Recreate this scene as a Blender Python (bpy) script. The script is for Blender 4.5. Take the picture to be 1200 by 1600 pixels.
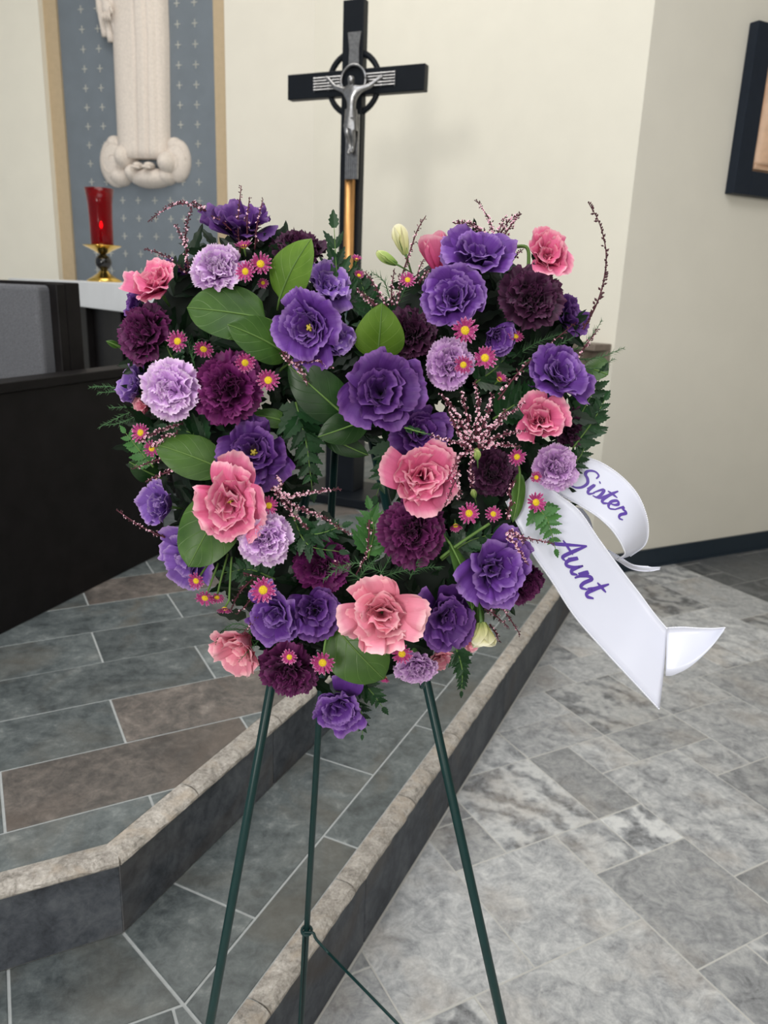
import bpy, math, random
import numpy as np
from mathutils import Vector, Matrix, Quaternion
random.seed(7); rng = np.random.default_rng(7)
SC = bpy.context.scene; COL = SC.collection
for o in list(bpy.data.objects): bpy.data.objects.remove(o)

# ------------------------------------------------------------------ camera
CAM_H, FPX = 1.34, 1202.0
_d = np.array([441.0-600, 4970.0-800, FPX]); _z = -_d/np.linalg.norm(_d)      # up, seen from the camera
_y = np.array([0, 0, 1.0]) - _z*_z[2]; _y /= np.linalg.norm(_y)
RM = np.array([np.cross(_y, _z), _y, _z])                                     # camera (right, down, forward) -> world
cd = bpy.data.cameras.new('camera'); cam = bpy.data.objects.new('camera', cd); COL.objects.link(cam)
M4 = Matrix.Identity(4)
for i in range(3):
    M4[i][0] = RM[i][0]; M4[i][1] = -RM[i][1]; M4[i][2] = -RM[i][2]
M4[2][3] = CAM_H
cam.matrix_world = M4
cd.sensor_fit = 'VERTICAL'; cd.sensor_height = 36.0; cd.lens = 36.0*FPX/1600
cd.clip_start = .02; cd.dof.use_dof = True; cd.dof.focus_distance = .84; cd.dof.aperture_fstop = 9.0
SC.camera = cam

# ------------------------------------------------------------------ world, light, exposure
wd = bpy.data.worlds.new('world'); SC.world = wd; wd.use_nodes = True
wd.node_tree.nodes['Background'].inputs[0].default_value = (.90, .95, 1.0, 1)
wd.node_tree.nodes['Background'].inputs[1].default_value = .42
def area(name, loc, target, sx, sy, power, col):
    l = bpy.data.lights.new(name, 'AREA'); l.shape = 'RECTANGLE'; l.size = sx; l.size_y = sy; l.energy = power; l.color = col
    o = bpy.data.objects.new(name, l); COL.objects.link(o); o.location = loc
    o.rotation_euler = (Vector(target)-Vector(loc)).to_track_quat('-Z', 'Y').to_euler(); return o
area('window_light_left', (-2.6, -5.0, 2.7), (0, 3.5, 1.6), 1.5, 1.5, 190, (1, .97, .91))
area('window_light_right', (1.6, -5.0, 3.1), (0, 3.5, 1.6), 1.3, 1.3, 50, (1, .97, .91))
area('ceiling_panel_light', (.0, .6, 4.35), (.1, 1.2, 0), 3.0, 3.0, 92, (.95, .97, 1.0))
area('back_left_fill_light', (-1.3, 3.6, 4.35), (-1.0, 4.2, 0), 1.6, 1.2, 34, (1, .96, .90))  # added fill, brightens the walls at the back left
SC.view_settings.view_transform = 'Standard'; SC.view_settings.look = 'None'
SC.view_settings.gamma = 1; SC.view_settings.use_curve_mapping = False; SC.view_settings.exposure = 0.14

# ------------------------------------------------------------------ helpers
CP = np.array([0, 0, CAM_H])
def ray(p): return RM @ np.array([p[0]-600.0, p[1]-800.0, FPX])
def on_z(p, z=0.0):                                   # point on a level surface
    r = ray(p); return CP + r*((z-CAM_H)/r[2])
def on_y(p, y):                                   # point on an upright plane y = const
    r = ray(p); return CP + r*(y/r[1])
def on_plane(p, o, n):
    r = ray(p); return CP + r*(np.dot(np.array(o)-CP, n)/np.dot(r, n))
LEAN = .21
def wreath_pt(px, py, off=0.0):                   # point on the leaning plane of the wreath, off metres in front of it
    n = np.array([0, 1.0, -LEAN]); n /= np.linalg.norm(n)
    return on_plane((px, py), np.array([0, .82, 1.15])-n*off, n)
def px_size(P): return np.dot(np.array(P)-CP, RM[:, 2])/FPX      # metres per pixel at P

def empty(name, loc=(0, 0, 0), q=None):
    o = bpy.data.objects.new(name, None); COL.objects.link(o); o.location = loc; o.empty_display_size = .02
    if q is not None: o.rotation_mode = 'QUATERNION'; o.rotation_quaternion = q
    return o
def tag(o, label=None, cat=None, group=None, kind=None):
    if label: o['label'] = label
    if cat: o['category'] = cat
    if group: o['group'] = group
    if kind: o['kind'] = kind
    return o
def mesh_data(name, V, F, mat, smooth=True, uv=None, mats=None, fm=None):
    me = bpy.data.meshes.new(name)
    me.from_pydata([tuple(map(float, v)) for v in V], [], [tuple(map(int, f)) for f in F])
    for m in (mats or [mat]): me.materials.append(m)
    if smooth: me.polygons.foreach_set('use_smooth', [True]*len(me.polygons))
    if fm is not None: me.polygons.foreach_set('material_index', [int(a) for a in fm])
    if uv is not None:
        l = me.uv_layers.new(name='UVMap'); idx = np.zeros(len(me.loops), dtype=np.int32); me.loops.foreach_get('vertex_index', idx)
        l.data.foreach_set('uv', np.asarray(uv, dtype=np.float32)[idx].ravel())
    me.update(); return me
def link(name, me, parent=None):
    o = bpy.data.objects.new(name, me); COL.objects.link(o)
    if parent is not None: o.parent = parent
    return o
def obj(name, V, F, mat, parent=None, **k): return link(name, mesh_data(name, V, F, mat, **k), parent)
class MB:
    """collects shapes that become one mesh"""
    def __init__(s): s.V = []; s.F = []; s.UV = []; s.M = []
    def add(s, V, F, uv=None, m=0):
        b = len(s.V); s.V.extend(list(map(tuple, V))); s.F.extend([tuple(b+i for i in f) for f in F])
        s.UV.extend([tuple(u) for u in uv] if uv is not None else [(0, 0)]*len(V)); s.M.extend([m]*len(F)); return s
    def box(s, c, sz, R=None, m=0):
        c = np.array(c, float); h = np.array(sz, float)/2; V = []
        for x in (-1, 1):
            for y in (-1, 1):
                for z in (-1, 1):
                    v = np.array([x, y, z])*h
                    V.append(c+(R@v if R is not None else v))
        return s.add(V, [(0, 1, 3, 2), (4, 6, 7, 5), (0, 4, 5, 1), (2, 3, 7, 6), (0, 2, 6, 4), (1, 5, 7, 3)], m=m)
    def tube(s, P, r, n=8, m=0, cap=True):
        V, F = tube(P, r, n, cap); return s.add(V, F, m=m)
    def ball(s, c, r, nu=12, nv=8, m=0):
        c = np.array(c, float); r = np.array(r, float)*np.ones(3); V = [c+r*(0, 0, 1)]; F = []
        for i in range(1, nv):
            a = math.pi*i/nv
            for j in range(nu):
                b = 2*math.pi*j/nu; V.append(c+r*(math.sin(a)*math.cos(b), math.sin(a)*math.sin(b), math.cos(a)))
        V.append(c-r*(0, 0, 1))
        for j in range(nu): F.append((0, 1+j, 1+(j+1) % nu))
        for i in range(nv-2):
            for j in range(nu):
                a = 1+i*nu+j; b = 1+i*nu+(j+1) % nu; F.append((a, a+nu, b+nu, b))
        e = len(V)-1; k = 1+(nv-2)*nu
        for j in range(nu): F.append((k+j, e, k+(j+1) % nu))
        return s.add(V, F, m=m)
    def build(s, name, mat, parent=None, smooth=True, mats=None):
        return obj(name, s.V, s.F, mat, parent, smooth=smooth, uv=s.UV, mats=mats, fm=s.M if mats else None)
def tube(P, r, n=8, cap=True):
    P = [np.array(p, float) for p in P]; r = list(r) if hasattr(r, '__len__') else [r]*len(P); V = []; F = []
    t0 = P[1]-P[0]; a = np.cross(t0, (0, 0, 1.0)); a = a if np.linalg.norm(a) > 1e-6*np.linalg.norm(t0) else np.array([1.0, 0, 0]); a /= np.linalg.norm(a)
    for i, p in enumerate(P):
        t = P[min(i+1, len(P)-1)]-P[max(i-1, 0)]; t = t/(np.linalg.norm(t)+1e-12)
        a = a-t*np.dot(a, t); a /= (np.linalg.norm(a)+1e-12); b = np.cross(t, a)
        for j in range(n):
            q = 2*math.pi*j/n; V.append(p+(a*math.cos(q)+b*math.sin(q))*r[i])
    for i in range(len(P)-1):
        for j in range(n): F.append((i*n+j, i*n+(j+1) % n, (i+1)*n+(j+1) % n, (i+1)*n+j))
    if cap: F.append(tuple(range(n-1, -1, -1))); F.append(tuple((len(P)-1)*n+j for j in range(n)))
    return V, F
def lathe(prof, n=24):
    V = []; F = []
    for r, z in prof:
        for j in range(n): a = 2*math.pi*j/n; V.append((r*math.cos(a), r*math.sin(a), z))
    for i in range(len(prof)-1):
        for j in range(n): F.append((i*n+j, i*n+(j+1) % n, (i+1)*n+(j+1) % n, (i+1)*n+j))
    F.append(tuple(range(n-1, -1, -1))); F.append(tuple((len(prof)-1)*n+j for j in range(n)))
    return V, F
def prism(poly, z0, z1):
    n = len(poly); V = [(p[0], p[1], z0) for p in poly]+[(p[0], p[1], z1) for p in poly]
    return V, [tuple(range(n-1, -1, -1)), tuple(range(n, 2*n))]+[(i, (i+1) % n, n+(i+1) % n, n+i) for i in range(n)]
def smooth_line(P, k=6):                           # Catmull-Rom through the points
    P = [np.array(p, float) for p in P]; Q = [2*P[0]-P[1]]+P+[2*P[-1]-P[-2]]; out = []
    for i in range(1, len(Q)-2):
        for j in range(k):
            t = j/k; a, b, c, d = Q[i-1:i+3]
            out.append(.5*(2*b+(c-a)*t+(2*a-5*b+4*c-d)*t*t+(3*b-a-3*c+d)*t**3))
    out.append(P[-1]); return out
def bevel(o, w, seg=2):
    m = o.modifiers.new('bevel', 'BEVEL'); m.width = w; m.segments = seg; m.limit_method = 'ANGLE'; m.angle_limit = .6; return o
def clip(poly, o, n):                              # keep the side where (p-o).n >= 0
    out = []
    for i in range(len(poly)):
        a, b = np.array(poly[i]), np.array(poly[(i+1) % len(poly)]); da, db = np.dot(a-o, n), np.dot(b-o, n)
        if da >= 0: out.append(a)
        if (da >= 0) != (db >= 0): out.append(a+(b-a)*da/(da-db))
    return out
def area2(poly):
    return abs(sum(poly[i][0]*poly[(i+1) % len(poly)][1]-poly[(i+1) % len(poly)][0]*poly[i][1] for i in range(len(poly))))/2 if len(poly) > 2 else 0

# ------------------------------------------------------------------ materials
def s2l(c): return tuple((v/12.92 if v <= .04045 else ((v+.055)/1.055)**2.4) for v in c)
def rgb(r, g, b): return s2l((r/255, g/255, b/255))+(1,)
class NT:
    def __init__(s, name):
        s.m = bpy.data.materials.new(name); s.m.use_nodes = True; s.t = s.m.node_tree
        s.b = s.t.nodes['Principled BSDF']; s.out = s.t.nodes['Material Output']
    def n(s, typ, **k):
        nd = s.t.nodes.new(typ)
        for a, v in k.items():
            if a.startswith('i_'):
                key = a[2:]; nd.inputs[int(key) if key.isdigit() else key.replace('_', ' ')].default_value = v
            else: setattr(nd, a, v)
        return nd
    def l(s, a, b): s.t.links.new(a, b)
    def ramp(s, fac, stops):
        r = s.n('ShaderNodeValToRGB'); e = r.color_ramp.elements
        while len(e) < len(stops): e.new(.5)
        for i, (p, c) in enumerate(stops): e[i].position = p; e[i].color = c
        s.l(fac, r.inputs[0]); return r.outputs[0]
    def math(s, op, a, b=None):
        nd = s.n('ShaderNodeMath', operation=op)
        for i, v in enumerate((a, b)):
            if v is None: continue
            if hasattr(v, 'is_linked'): s.l(v, nd.inputs[i])
            else: nd.inputs[i].default_value = v
        return nd.outputs[0]
    def mix(s, fac, a, b, blend='MIX'):
        nd = s.n('ShaderNodeMix', data_type='RGBA', blend_type=blend)
        for i, v in ((0, fac), (6, a), (7, b)):
            if hasattr(v, 'is_linked'): s.l(v, nd.inputs[i])
            else: nd.inputs[i].default_value = v
        return nd.outputs[2]
    def bump(s, h, strength, dist=.01):
        b = s.n('ShaderNodeBump'); b.inputs['Strength'].default_value = strength; b.inputs['Distance'].default_value = dist
        s.l(h, b.inputs['Height']); s.l(b.outputs[0], s.b.inputs['Normal'])
    def rough(s, v): s.b.inputs['Roughness'].default_value = v
    def noise(s, vec, scale, detail=4, rough=.5, dist=0):
        nd = s.n('ShaderNodeTexNoise'); nd.inputs['Scale'].default_value = scale; nd.inputs['Detail'].default_value = detail
        nd.inputs['Roughness'].default_value = rough; nd.inputs['Distortion'].default_value = dist
        if vec is not None: s.l(vec, nd.inputs['Vector'])
        return nd.outputs[0]
    def pos(s, rand=0.0):
        g = s.n('ShaderNodeNewGeometry').outputs['Position']
        if not rand: return g
        oi = s.n('ShaderNodeObjectInfo'); v = s.n('ShaderNodeVectorMath', operation='SCALE'); v.inputs[0].default_value = (7.3, 4.1, 5.7)
        s.l(s.math('MULTIPLY', oi.outputs['Random'], rand), v.inputs['Scale'])
        a = s.n('ShaderNodeVectorMath', operation='ADD'); s.l(g, a.inputs[0]); s.l(v.outputs[0], a.inputs[1]); return a.outputs[0]
def plain(name, col, rough=.5, metal=0, var=.12, scale=30, bump=0, spec=.5):
    t = NT(name); n = t.noise(t.pos(), scale, 3)
    d = tuple(c*(1-var) for c in col[:3])+(1,); u = tuple(min(1, c*(1+var)) for c in col[:3])+(1,)
    t.l(t.ramp(n, [(.3, d), (.7, u)]), t.b.inputs['Base Color']); t.rough(rough); t.b.inputs['Metallic'].default_value = metal
    t.b.inputs['Specular IOR Level'].default_value = spec
    if bump: t.bump(n, bump, .004)
    return t.m
def slate(name, cols, rough=.42, scale=5, contrast=1.0, spec=.5):
    t = NT(name); p = t.pos(20.0); oi = t.n('ShaderNodeObjectInfo')
    n1 = t.noise(p, scale, 10, .68, .8); n2 = t.noise(p, scale*6, 6, .75, .4); n3 = t.noise(p, scale*.55, 3, .5, 1.5)
    f = t.math('ADD', t.math('MULTIPLY', n1, .52), t.math('MULTIPLY', n2, .48))
    c = t.ramp(f, [(.34, cols[0]), (.46, cols[1]), (.56, cols[2]), (.70, cols[3])])
    tint = t.mix(t.ramp(n3, [(.50, (0, 0, 0, 1)), (.68, (1, 1, 1, 1))]), c, t.mix(.55, c, cols[4]))
    br = t.n('ShaderNodeHueSaturation'); t.l(t.math('ADD', t.math('MULTIPLY', oi.outputs['Random'], .34), .83), br.inputs['Value']); t.l(tint, br.inputs['Color'])
    t.l(br.outputs[0], t.b.inputs['Base Color']); t.l(t.math('ADD', t.math('MULTIPLY', n2, .25), rough-.12), t.b.inputs['Roughness'])
    t.b.inputs['Specular IOR Level'].default_value = spec
    t.bump(f, .25*contrast, .004); return t.m
def travertine(name, lo, mid, hi, tan, var=.5):
    t = NT(name); p = t.pos(30.0); oi = t.n('ShaderNodeObjectInfo')
    warp = t.noise(p, 4.5, 4, .6); wv = t.n('ShaderNodeTexWave', wave_type='BANDS', bands_direction='DIAGONAL')
    wv.inputs['Scale'].default_value = 3.2; wv.inputs['Distortion'].default_value = 16; wv.inputs['Detail'].default_value = 4; wv.inputs['Detail Scale'].default_value = 1.3; wv.inputs['Detail Roughness'].default_value = .62
    t.l(p, wv.inputs['Vector'])
    n2 = t.noise(p, 17, 8, .74, 1.4); n3 = t.noise(p, 75, 5, .75)
    wn = t.n('ShaderNodeTexWhiteNoise', noise_dimensions='1D'); t.l(oi.outputs['Random'], wn.inputs['W'])
    ww = t.math('ADD', t.math('MULTIPLY', t.math('POWER', wn.outputs[0], 2.0), .26), .03)        # some tiles are swirled, most only mottled
    f = t.math('ADD', t.math('MULTIPLY', t.math('SUBTRACT', wv.outputs[1], .5), ww), t.math('ADD', t.math('ADD', t.math('MULTIPLY', n2, .60), t.math('MULTIPLY', n3, .32)), .04))
    c = t.ramp(f, [(.30, lo), (.46, mid), (.64, hi)])
    c = t.mix(t.ramp(warp, [(.52, (0, 0, 0, 1)), (.68, (.55, .55, .55, 1))]), c, t.mix(.5, c, tan))
    br = t.n('ShaderNodeHueSaturation'); t.l(t.math('ADD', t.math('MULTIPLY', oi.outputs['Random'], var), 1-var/2), br.inputs['Value']); t.l(c, br.inputs['Color'])
    t.l(br.outputs[0], t.b.inputs['Base Color']); t.rough(.5); t.b.inputs['Specular IOR Level'].default_value = .4; t.bump(n2, .12, .003); return t.m
def translucent(t, col, amount):
    tr = t.n('ShaderNodeBsdfTranslucent'); mx = t.n('ShaderNodeMixShader'); mx.inputs[0].default_value = amount
    if hasattr(col, 'is_linked'): t.l(col, tr.inputs[0])
    else: tr.inputs[0].default_value = col
    t.l(t.b.outputs[0], mx.inputs[1]); t.l(tr.outputs[0], mx.inputs[2]); t.l(mx.outputs[0], t.out.inputs[0])
def petal_mat(name, base, mid, tip, edge, vein=.35, rough=.55, trans=.22):
    """base -> tip colours along the petal (uv v), fine veins fanning across it (uv u)"""
    t = NT(name); uv = t.n('ShaderNodeUVMap'); sp = t.n('ShaderNodeSeparateXYZ'); t.l(uv.outputs[0], sp.inputs[0])
    oi = t.n('ShaderNodeObjectInfo'); wob = t.noise(t.pos(), 60, 3)
    v = t.math('ADD', sp.outputs[1], t.math('MULTIPLY', t.math('SUBTRACT', wob, .5), .22))
    c = t.ramp(v, [(0, base), (.3, mid), (.86, tip), (.985, edge)])
    mp = t.n('ShaderNodeCombineXYZ'); t.l(t.math('MULTIPLY', sp.outputs[0], 26), mp.inputs[0]); t.l(t.math('MULTIPLY', sp.outputs[1], 1.6), mp.inputs[1]); t.l(t.math('MULTIPLY', oi.outputs['Random'], 40), mp.inputs[2])
    vn = t.noise(mp.outputs[0], 1.0, 3, .6)
    c2 = t.mix(t.math('MULTIPLY', t.ramp(vn, [(.45, (0, 0, 0, 1)), (.7, (1, 1, 1, 1))]), vein), c, mid)
    hs = t.n('ShaderNodeHueSaturation'); t.l(t.math('ADD', t.math('MULTIPLY', oi.outputs['Random'], .3), .85), hs.inputs['Value']); t.l(c2, hs.inputs['Color'])
    t.l(hs.outputs[0], t.b.inputs['Base Color']); t.rough(rough); t.b.inputs['Specular IOR Level'].default_value = .3
    t.b.inputs['Sheen Weight'].default_value = .04
    t.bump(vn, .25, .0012); translucent(t, hs.outputs[0], trans); return t.m
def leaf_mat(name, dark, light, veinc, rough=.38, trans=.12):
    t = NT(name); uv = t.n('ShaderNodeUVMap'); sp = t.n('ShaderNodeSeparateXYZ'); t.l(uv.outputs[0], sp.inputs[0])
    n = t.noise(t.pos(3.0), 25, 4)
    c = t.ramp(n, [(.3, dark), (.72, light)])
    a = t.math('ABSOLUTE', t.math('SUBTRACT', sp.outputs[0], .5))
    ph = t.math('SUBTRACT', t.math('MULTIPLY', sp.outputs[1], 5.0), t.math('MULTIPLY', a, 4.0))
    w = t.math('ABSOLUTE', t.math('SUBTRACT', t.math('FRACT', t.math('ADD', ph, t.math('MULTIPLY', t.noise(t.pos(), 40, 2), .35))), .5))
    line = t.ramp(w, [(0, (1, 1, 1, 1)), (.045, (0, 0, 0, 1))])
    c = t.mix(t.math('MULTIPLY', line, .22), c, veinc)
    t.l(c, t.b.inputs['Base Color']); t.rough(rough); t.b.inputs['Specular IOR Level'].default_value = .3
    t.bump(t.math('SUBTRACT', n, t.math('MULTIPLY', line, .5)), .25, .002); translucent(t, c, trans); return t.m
MT = {}
MT['wall'] = plain('cream wall paint', rgb(233, 229, 216), .75, var=.015, scale=6, spec=.2)
MT['wall_shaded'] = plain('shaded cream wall paint', rgb(221, 217, 206), .75, var=.015, scale=6, spec=.2)  # same cream paint, darkened for walls that catch less light
MT['ceil'] = plain('ceiling paint', rgb(235, 233, 228), .8, var=.01)
MT['base'] = plain('blue black rubber baseboard', rgb(40, 50, 60), .5, var=.05, spec=.2)
MT['panel'] = plain('blue grey panel paint', rgb(112, 121, 130), .7, var=.05, scale=9)
MT['beige'] = plain('beige trim paint', rgb(186, 166, 136), .6, var=.04)
MT['plus'] = plain('pale gold motif paint', rgb(196, 196, 188), .5, var=.05)
MT['statue'] = plain('chalky carved stone', rgb(222, 212, 203), .85, var=.07, scale=70, bump=.3)
MT['black'] = plain('black lacquered wood', rgb(22, 26, 32), .4, var=.1, scale=12, spec=.15)
MT['darkwood'] = plain('espresso stained wood', rgb(24, 22, 23), .5, var=.25, scale=14, spec=.14)
MT['silver'] = plain('brushed silver metal', rgb(150, 150, 152), .3, 1, var=.2, scale=80)
MT['gold'] = plain('brushed gold metal', rgb(206, 156, 100), .42, 1, var=.05)
MT['brass'] = plain('polished brass', rgb(214, 180, 96), .15, 1, var=.04)
MT['blackball'] = plain('black glass knob', rgb(14, 14, 16), .08)
MT['cushion'] = plain('grey woven upholstery', rgb(100, 101, 106), .9, var=.28, scale=420, bump=.4, spec=.1)
MT['marble'] = plain('white altar marble', rgb(232, 234, 238), .35, var=.04, scale=5)
MT['shelfwood'] = plain('grey brown stained wood', rgb(120, 108, 98), .5, var=.15, scale=30)
MT['tanwood'] = plain('carved tan wood', rgb(214, 178, 150), .55, var=.08, scale=25, bump=.1)
MT['frame'] = plain('blue black picture frame', rgb(33, 40, 51), .45, var=.06, spec=.15)
MT['easel'] = plain('dark green enamel', rgb(14, 48, 48), .36, var=.08, scale=60, spec=.3)
MT['grout'] = plain('pale grey grout', rgb(192, 191, 187), .85, var=.04, scale=60)
MT['groutd'] = plain('grey slate grout', rgb(166, 170, 171), .85, var=.08, scale=60)
MT['joint'] = plain('dark mortar', rgb(62, 64, 66), .85, var=.1)
g = lambda v, w=0: rgb(v+w, v, v-w)
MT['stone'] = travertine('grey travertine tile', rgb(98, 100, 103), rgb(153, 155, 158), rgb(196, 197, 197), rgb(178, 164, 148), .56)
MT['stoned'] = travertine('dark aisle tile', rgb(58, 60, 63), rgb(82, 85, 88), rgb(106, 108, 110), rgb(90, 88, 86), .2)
MT['slate'] = slate('green grey slate', [rgb(52, 57, 59), rgb(82, 89, 91), rgb(104, 111, 112), rgb(150, 155, 154), rgb(98, 94, 86)], .42, 6)
MT['slateb'] = slate('brown slate', [rgb(58, 55, 54), rgb(88, 84, 81), rgb(112, 105, 100), rgb(150, 143, 136), rgb(104, 92, 84)], .42, 6)
MT['riser'] = slate('dark riser slate', [rgb(44, 47, 53), rgb(70, 74, 81), rgb(88, 92, 98), rgb(106, 107, 110), rgb(82, 74, 68)], .6, 5, spec=.25)
MT['nosing'] = slate('pale rough nosing stone', [rgb(92, 88, 83), rgb(152, 146, 139), rgb(186, 180, 173), rgb(226, 222, 217), rgb(176, 162, 146)], .6, 30, 3.0)
W_ = (1, 1, 1, 1)
MT['lis'] = petal_mat('purple lisianthus petal', rgb(46, 14, 74), rgb(80, 34, 122), rgb(102, 54, 146), rgb(150, 112, 184))
MT['lisd'] = petal_mat('deep purple lisianthus petal', rgb(34, 8, 54), rgb(62, 22, 94), rgb(82, 38, 116), rgb(122, 80, 150))
MT['lisl'] = petal_mat('pale violet lisianthus petal', rgb(72, 36, 110), rgb(102, 60, 148), rgb(126, 86, 172), rgb(176, 146, 202))
MT['pink'] = petal_mat('pink lisianthus petal', rgb(172, 40, 92), rgb(210, 80, 134), rgb(228, 120, 160), rgb(244, 182, 198), .25, trans=.25)
MT['pinkl'] = petal_mat('soft pink lisianthus petal', rgb(200, 92, 118), rgb(222, 122, 148), rgb(234, 150, 172), rgb(248, 196, 204), .2, trans=.25)
MT['car'] = petal_mat('dark plum carnation petal', rgb(34, 4, 28), rgb(60, 8, 52), rgb(78, 16, 68), rgb(108, 40, 94), .5, trans=.12)
MT['card'] = petal_mat('near black plum carnation petal', rgb(24, 4, 18), rgb(40, 10, 34), rgb(52, 15, 46), rgb(78, 34, 68), .5, trans=.1)
MT['carm'] = petal_mat('magenta plum carnation petal', rgb(48, 3, 42), rgb(80, 10, 72), rgb(98, 20, 88), rgb(124, 44, 108), .4, trans=.15)
MT['lav'] = petal_mat('lavender carnation petal', rgb(168, 106, 190), rgb(194, 138, 210), rgb(212, 168, 224), rgb(238, 214, 242), .3, trans=.2)
MT['lavd'] = petal_mat('dusky lavender carnation petal', rgb(140, 82, 158), rgb(172, 116, 188), rgb(194, 146, 206), rgb(220, 186, 226), .3, trans=.2)
MT['daisy'] = petal_mat('magenta daisy ray', rgb(236, 206, 198), rgb(180, 62, 128), rgb(164, 48, 114), rgb(218, 150, 190), .2)
MT['disc'] = plain('yellow daisy disc', rgb(226, 196, 36), .7, var=.2, scale=900, bump=.5)
MT['pistil'] = plain('yellow pistil', rgb(222, 200, 84), .6)
MT['cream'] = petal_mat('cream bud petal', rgb(170, 190, 110), rgb(222, 222, 160), rgb(240, 236, 196), rgb(248, 244, 220), .2)
MT['budgreen'] = petal_mat('green bud petal', rgb(96, 136, 60), rgb(142, 172, 88), rgb(176, 196, 116), rgb(206, 214, 150), .3)
MT['stem'] = plain('green flower stem', rgb(92, 122, 62), .5, var=.1, spec=.2)
MT['calyx'] = plain('green calyx', rgb(78, 112, 56), .5, var=.15)
MT['leafb'] = leaf_mat('bright salal leaf', rgb(72, 106, 30), rgb(106, 140, 50), rgb(150, 180, 90), trans=.2)
MT['leafm'] = leaf_mat('mid green salal leaf', rgb(42, 72, 28), rgb(72, 106, 42), rgb(116, 150, 76))
MT['leafd'] = leaf_mat('dark salal leaf', rgb(18, 44, 18), rgb(36, 68, 26), rgb(60, 92, 44))
MT['fern'] = leaf_mat('dark leather fern', rgb(14, 40, 22), rgb(36, 74, 40), rgb(60, 100, 58))
MT['fernl'] = leaf_mat('light fern', rgb(44, 86, 42), rgb(74, 122, 62), rgb(104, 148, 84))
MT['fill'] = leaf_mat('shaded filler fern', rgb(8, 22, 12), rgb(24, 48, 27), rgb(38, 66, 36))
MT['asp'] = plain('feathery green', rgb(54, 94, 52), .6, var=.25)
MT['foam'] = plain('dark green floral foam', rgb(14, 26, 18), .9)
MT['hstem'] = plain('maroon heather stem', rgb(84, 30, 46), .6, var=.2)
MT['hcal'] = plain('maroon heather calyx', rgb(112, 32, 66), .6, var=.2)
MT['hflo'] = plain('pale pink heather floret', rgb(246, 212, 224), .6, var=.1, scale=200)
MT['heye'] = plain('magenta heather eye', rgb(176, 40, 104), .6)
MT['hdark'] = plain('dark heather bud', rgb(74, 36, 46), .6, var=.25, scale=200)
MT['satin'] = plain('white satin ribbon', rgb(208, 211, 227), .33, var=.01, scale=12, spec=.6)
MT['satinedge'] = plain('white ribbon edging', rgb(228, 230, 240), .55, var=.02)
MT['ink'] = plain('purple ribbon print', rgb(84, 58, 150), .45, var=.05)
def red_glass():
    t = NT('ruby glass'); t.b.inputs['Base Color'].default_value = rgb(168, 6, 26); t.b.inputs['Transmission Weight'].default_value = .75
    t.rough(.12); t.b.inputs['IOR'].default_value = 1.3; return t.m
MT['ruby'] = red_glass()
MT['wax'] = plain('cream candle wax', rgb(226, 196, 160), .5)
def flame():
    t = NT('candle flame'); t.b.inputs['Emission Color'].default_value = (1, .35, .12, 1); t.b.inputs['Emission Strength'].default_value = 14; return t.m
MT['flame'] = flame()

# ================================================================== the room
Z1, Z2 = .203, .372                                # lower tread, upper platform
def uv2(deg): a = math.radians(deg); return np.array([math.cos(a), math.sin(a)]), np.array([math.sin(a), -math.cos(a)])
E1, N1 = uv2(65.3)                                 # long leg of the steps: along, outwards
E2, N2 = uv2(27.0)                                 # short leg on the left
UA, UV_ = uv2(28.6)                                # slate rows on the platform
def solve(n1, d1, n2, d2): return np.linalg.solve(np.array([n1, n2]), np.array([d1, d2]))
KC = np.array([-.55, 5.48]); CV = np.array([1.03, 3.62])     # inner and outer corner of the back wall
WB = (KC-CV)/np.linalg.norm(KC-CV); WBN = np.array([-WB[1], WB[0]]); WBN = WBN if np.dot(WBN, -CV) > 0 else -WBN
WR, _wn = uv2(27.4); WRN = _wn                     # right wall: along, facing
WL = np.array([-.966, .259]); WLN = np.array([-.259, -.966])  # left wall: along, facing
LE = KC+WL*5.0
CEIL = 4.5
def wall(name, a, b, n, z0, z1, th, mat):
    a, b, n = map(np.array, (a, b, n)); V, F = prism([a, b, b-n*th, a-n*th], z0, z1); return tag(obj(name, V, F, MT[mat], smooth=False), kind='structure')
wall('wall_back', CV, KC, WBN, -.05, CEIL, .16, 'wall')
wall('wall_right', CV-WR*.0, CV+WR*5.5, WRN, -.05, CEIL, .16, 'wall_shaded')
V, F = prism([(-7, -5), (8, -5), (8, 9), (-7, 9)], CEIL, CEIL+.1); tag(obj('ceiling', V, F, MT['ceil'], smooth=False), kind='structure')
def skirting(name, a, b, n, z0):
    mb = MB(); V, F = prism([a, b, b+n*.012, a+n*.012], z0, z0+.10); mb.add(V, F); V, F = prism([a, b, b+n*.022, a+n*.022], z0, z0+.012); mb.add(V, F)
    return tag(mb.build(name, MT['base'], smooth=False), kind='structure')
wall('blocker_wall_behind', (-1.5, -6.2), (8.2, -6.2), (0, 1), -.05, CEIL, .15, 'wall_shaded')  # unseen, added to block world light from behind the camera
wall('blocker_wall_right', (8.0, -6.2), (8.0, 9.0), (-1, 0), -.05, CEIL, .15, 'wall_shaded')  # unseen, added to cut the ambient light from the right
skirting('baseboard_right', CV, CV+WR*5.4, WRN, 0)
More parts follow.
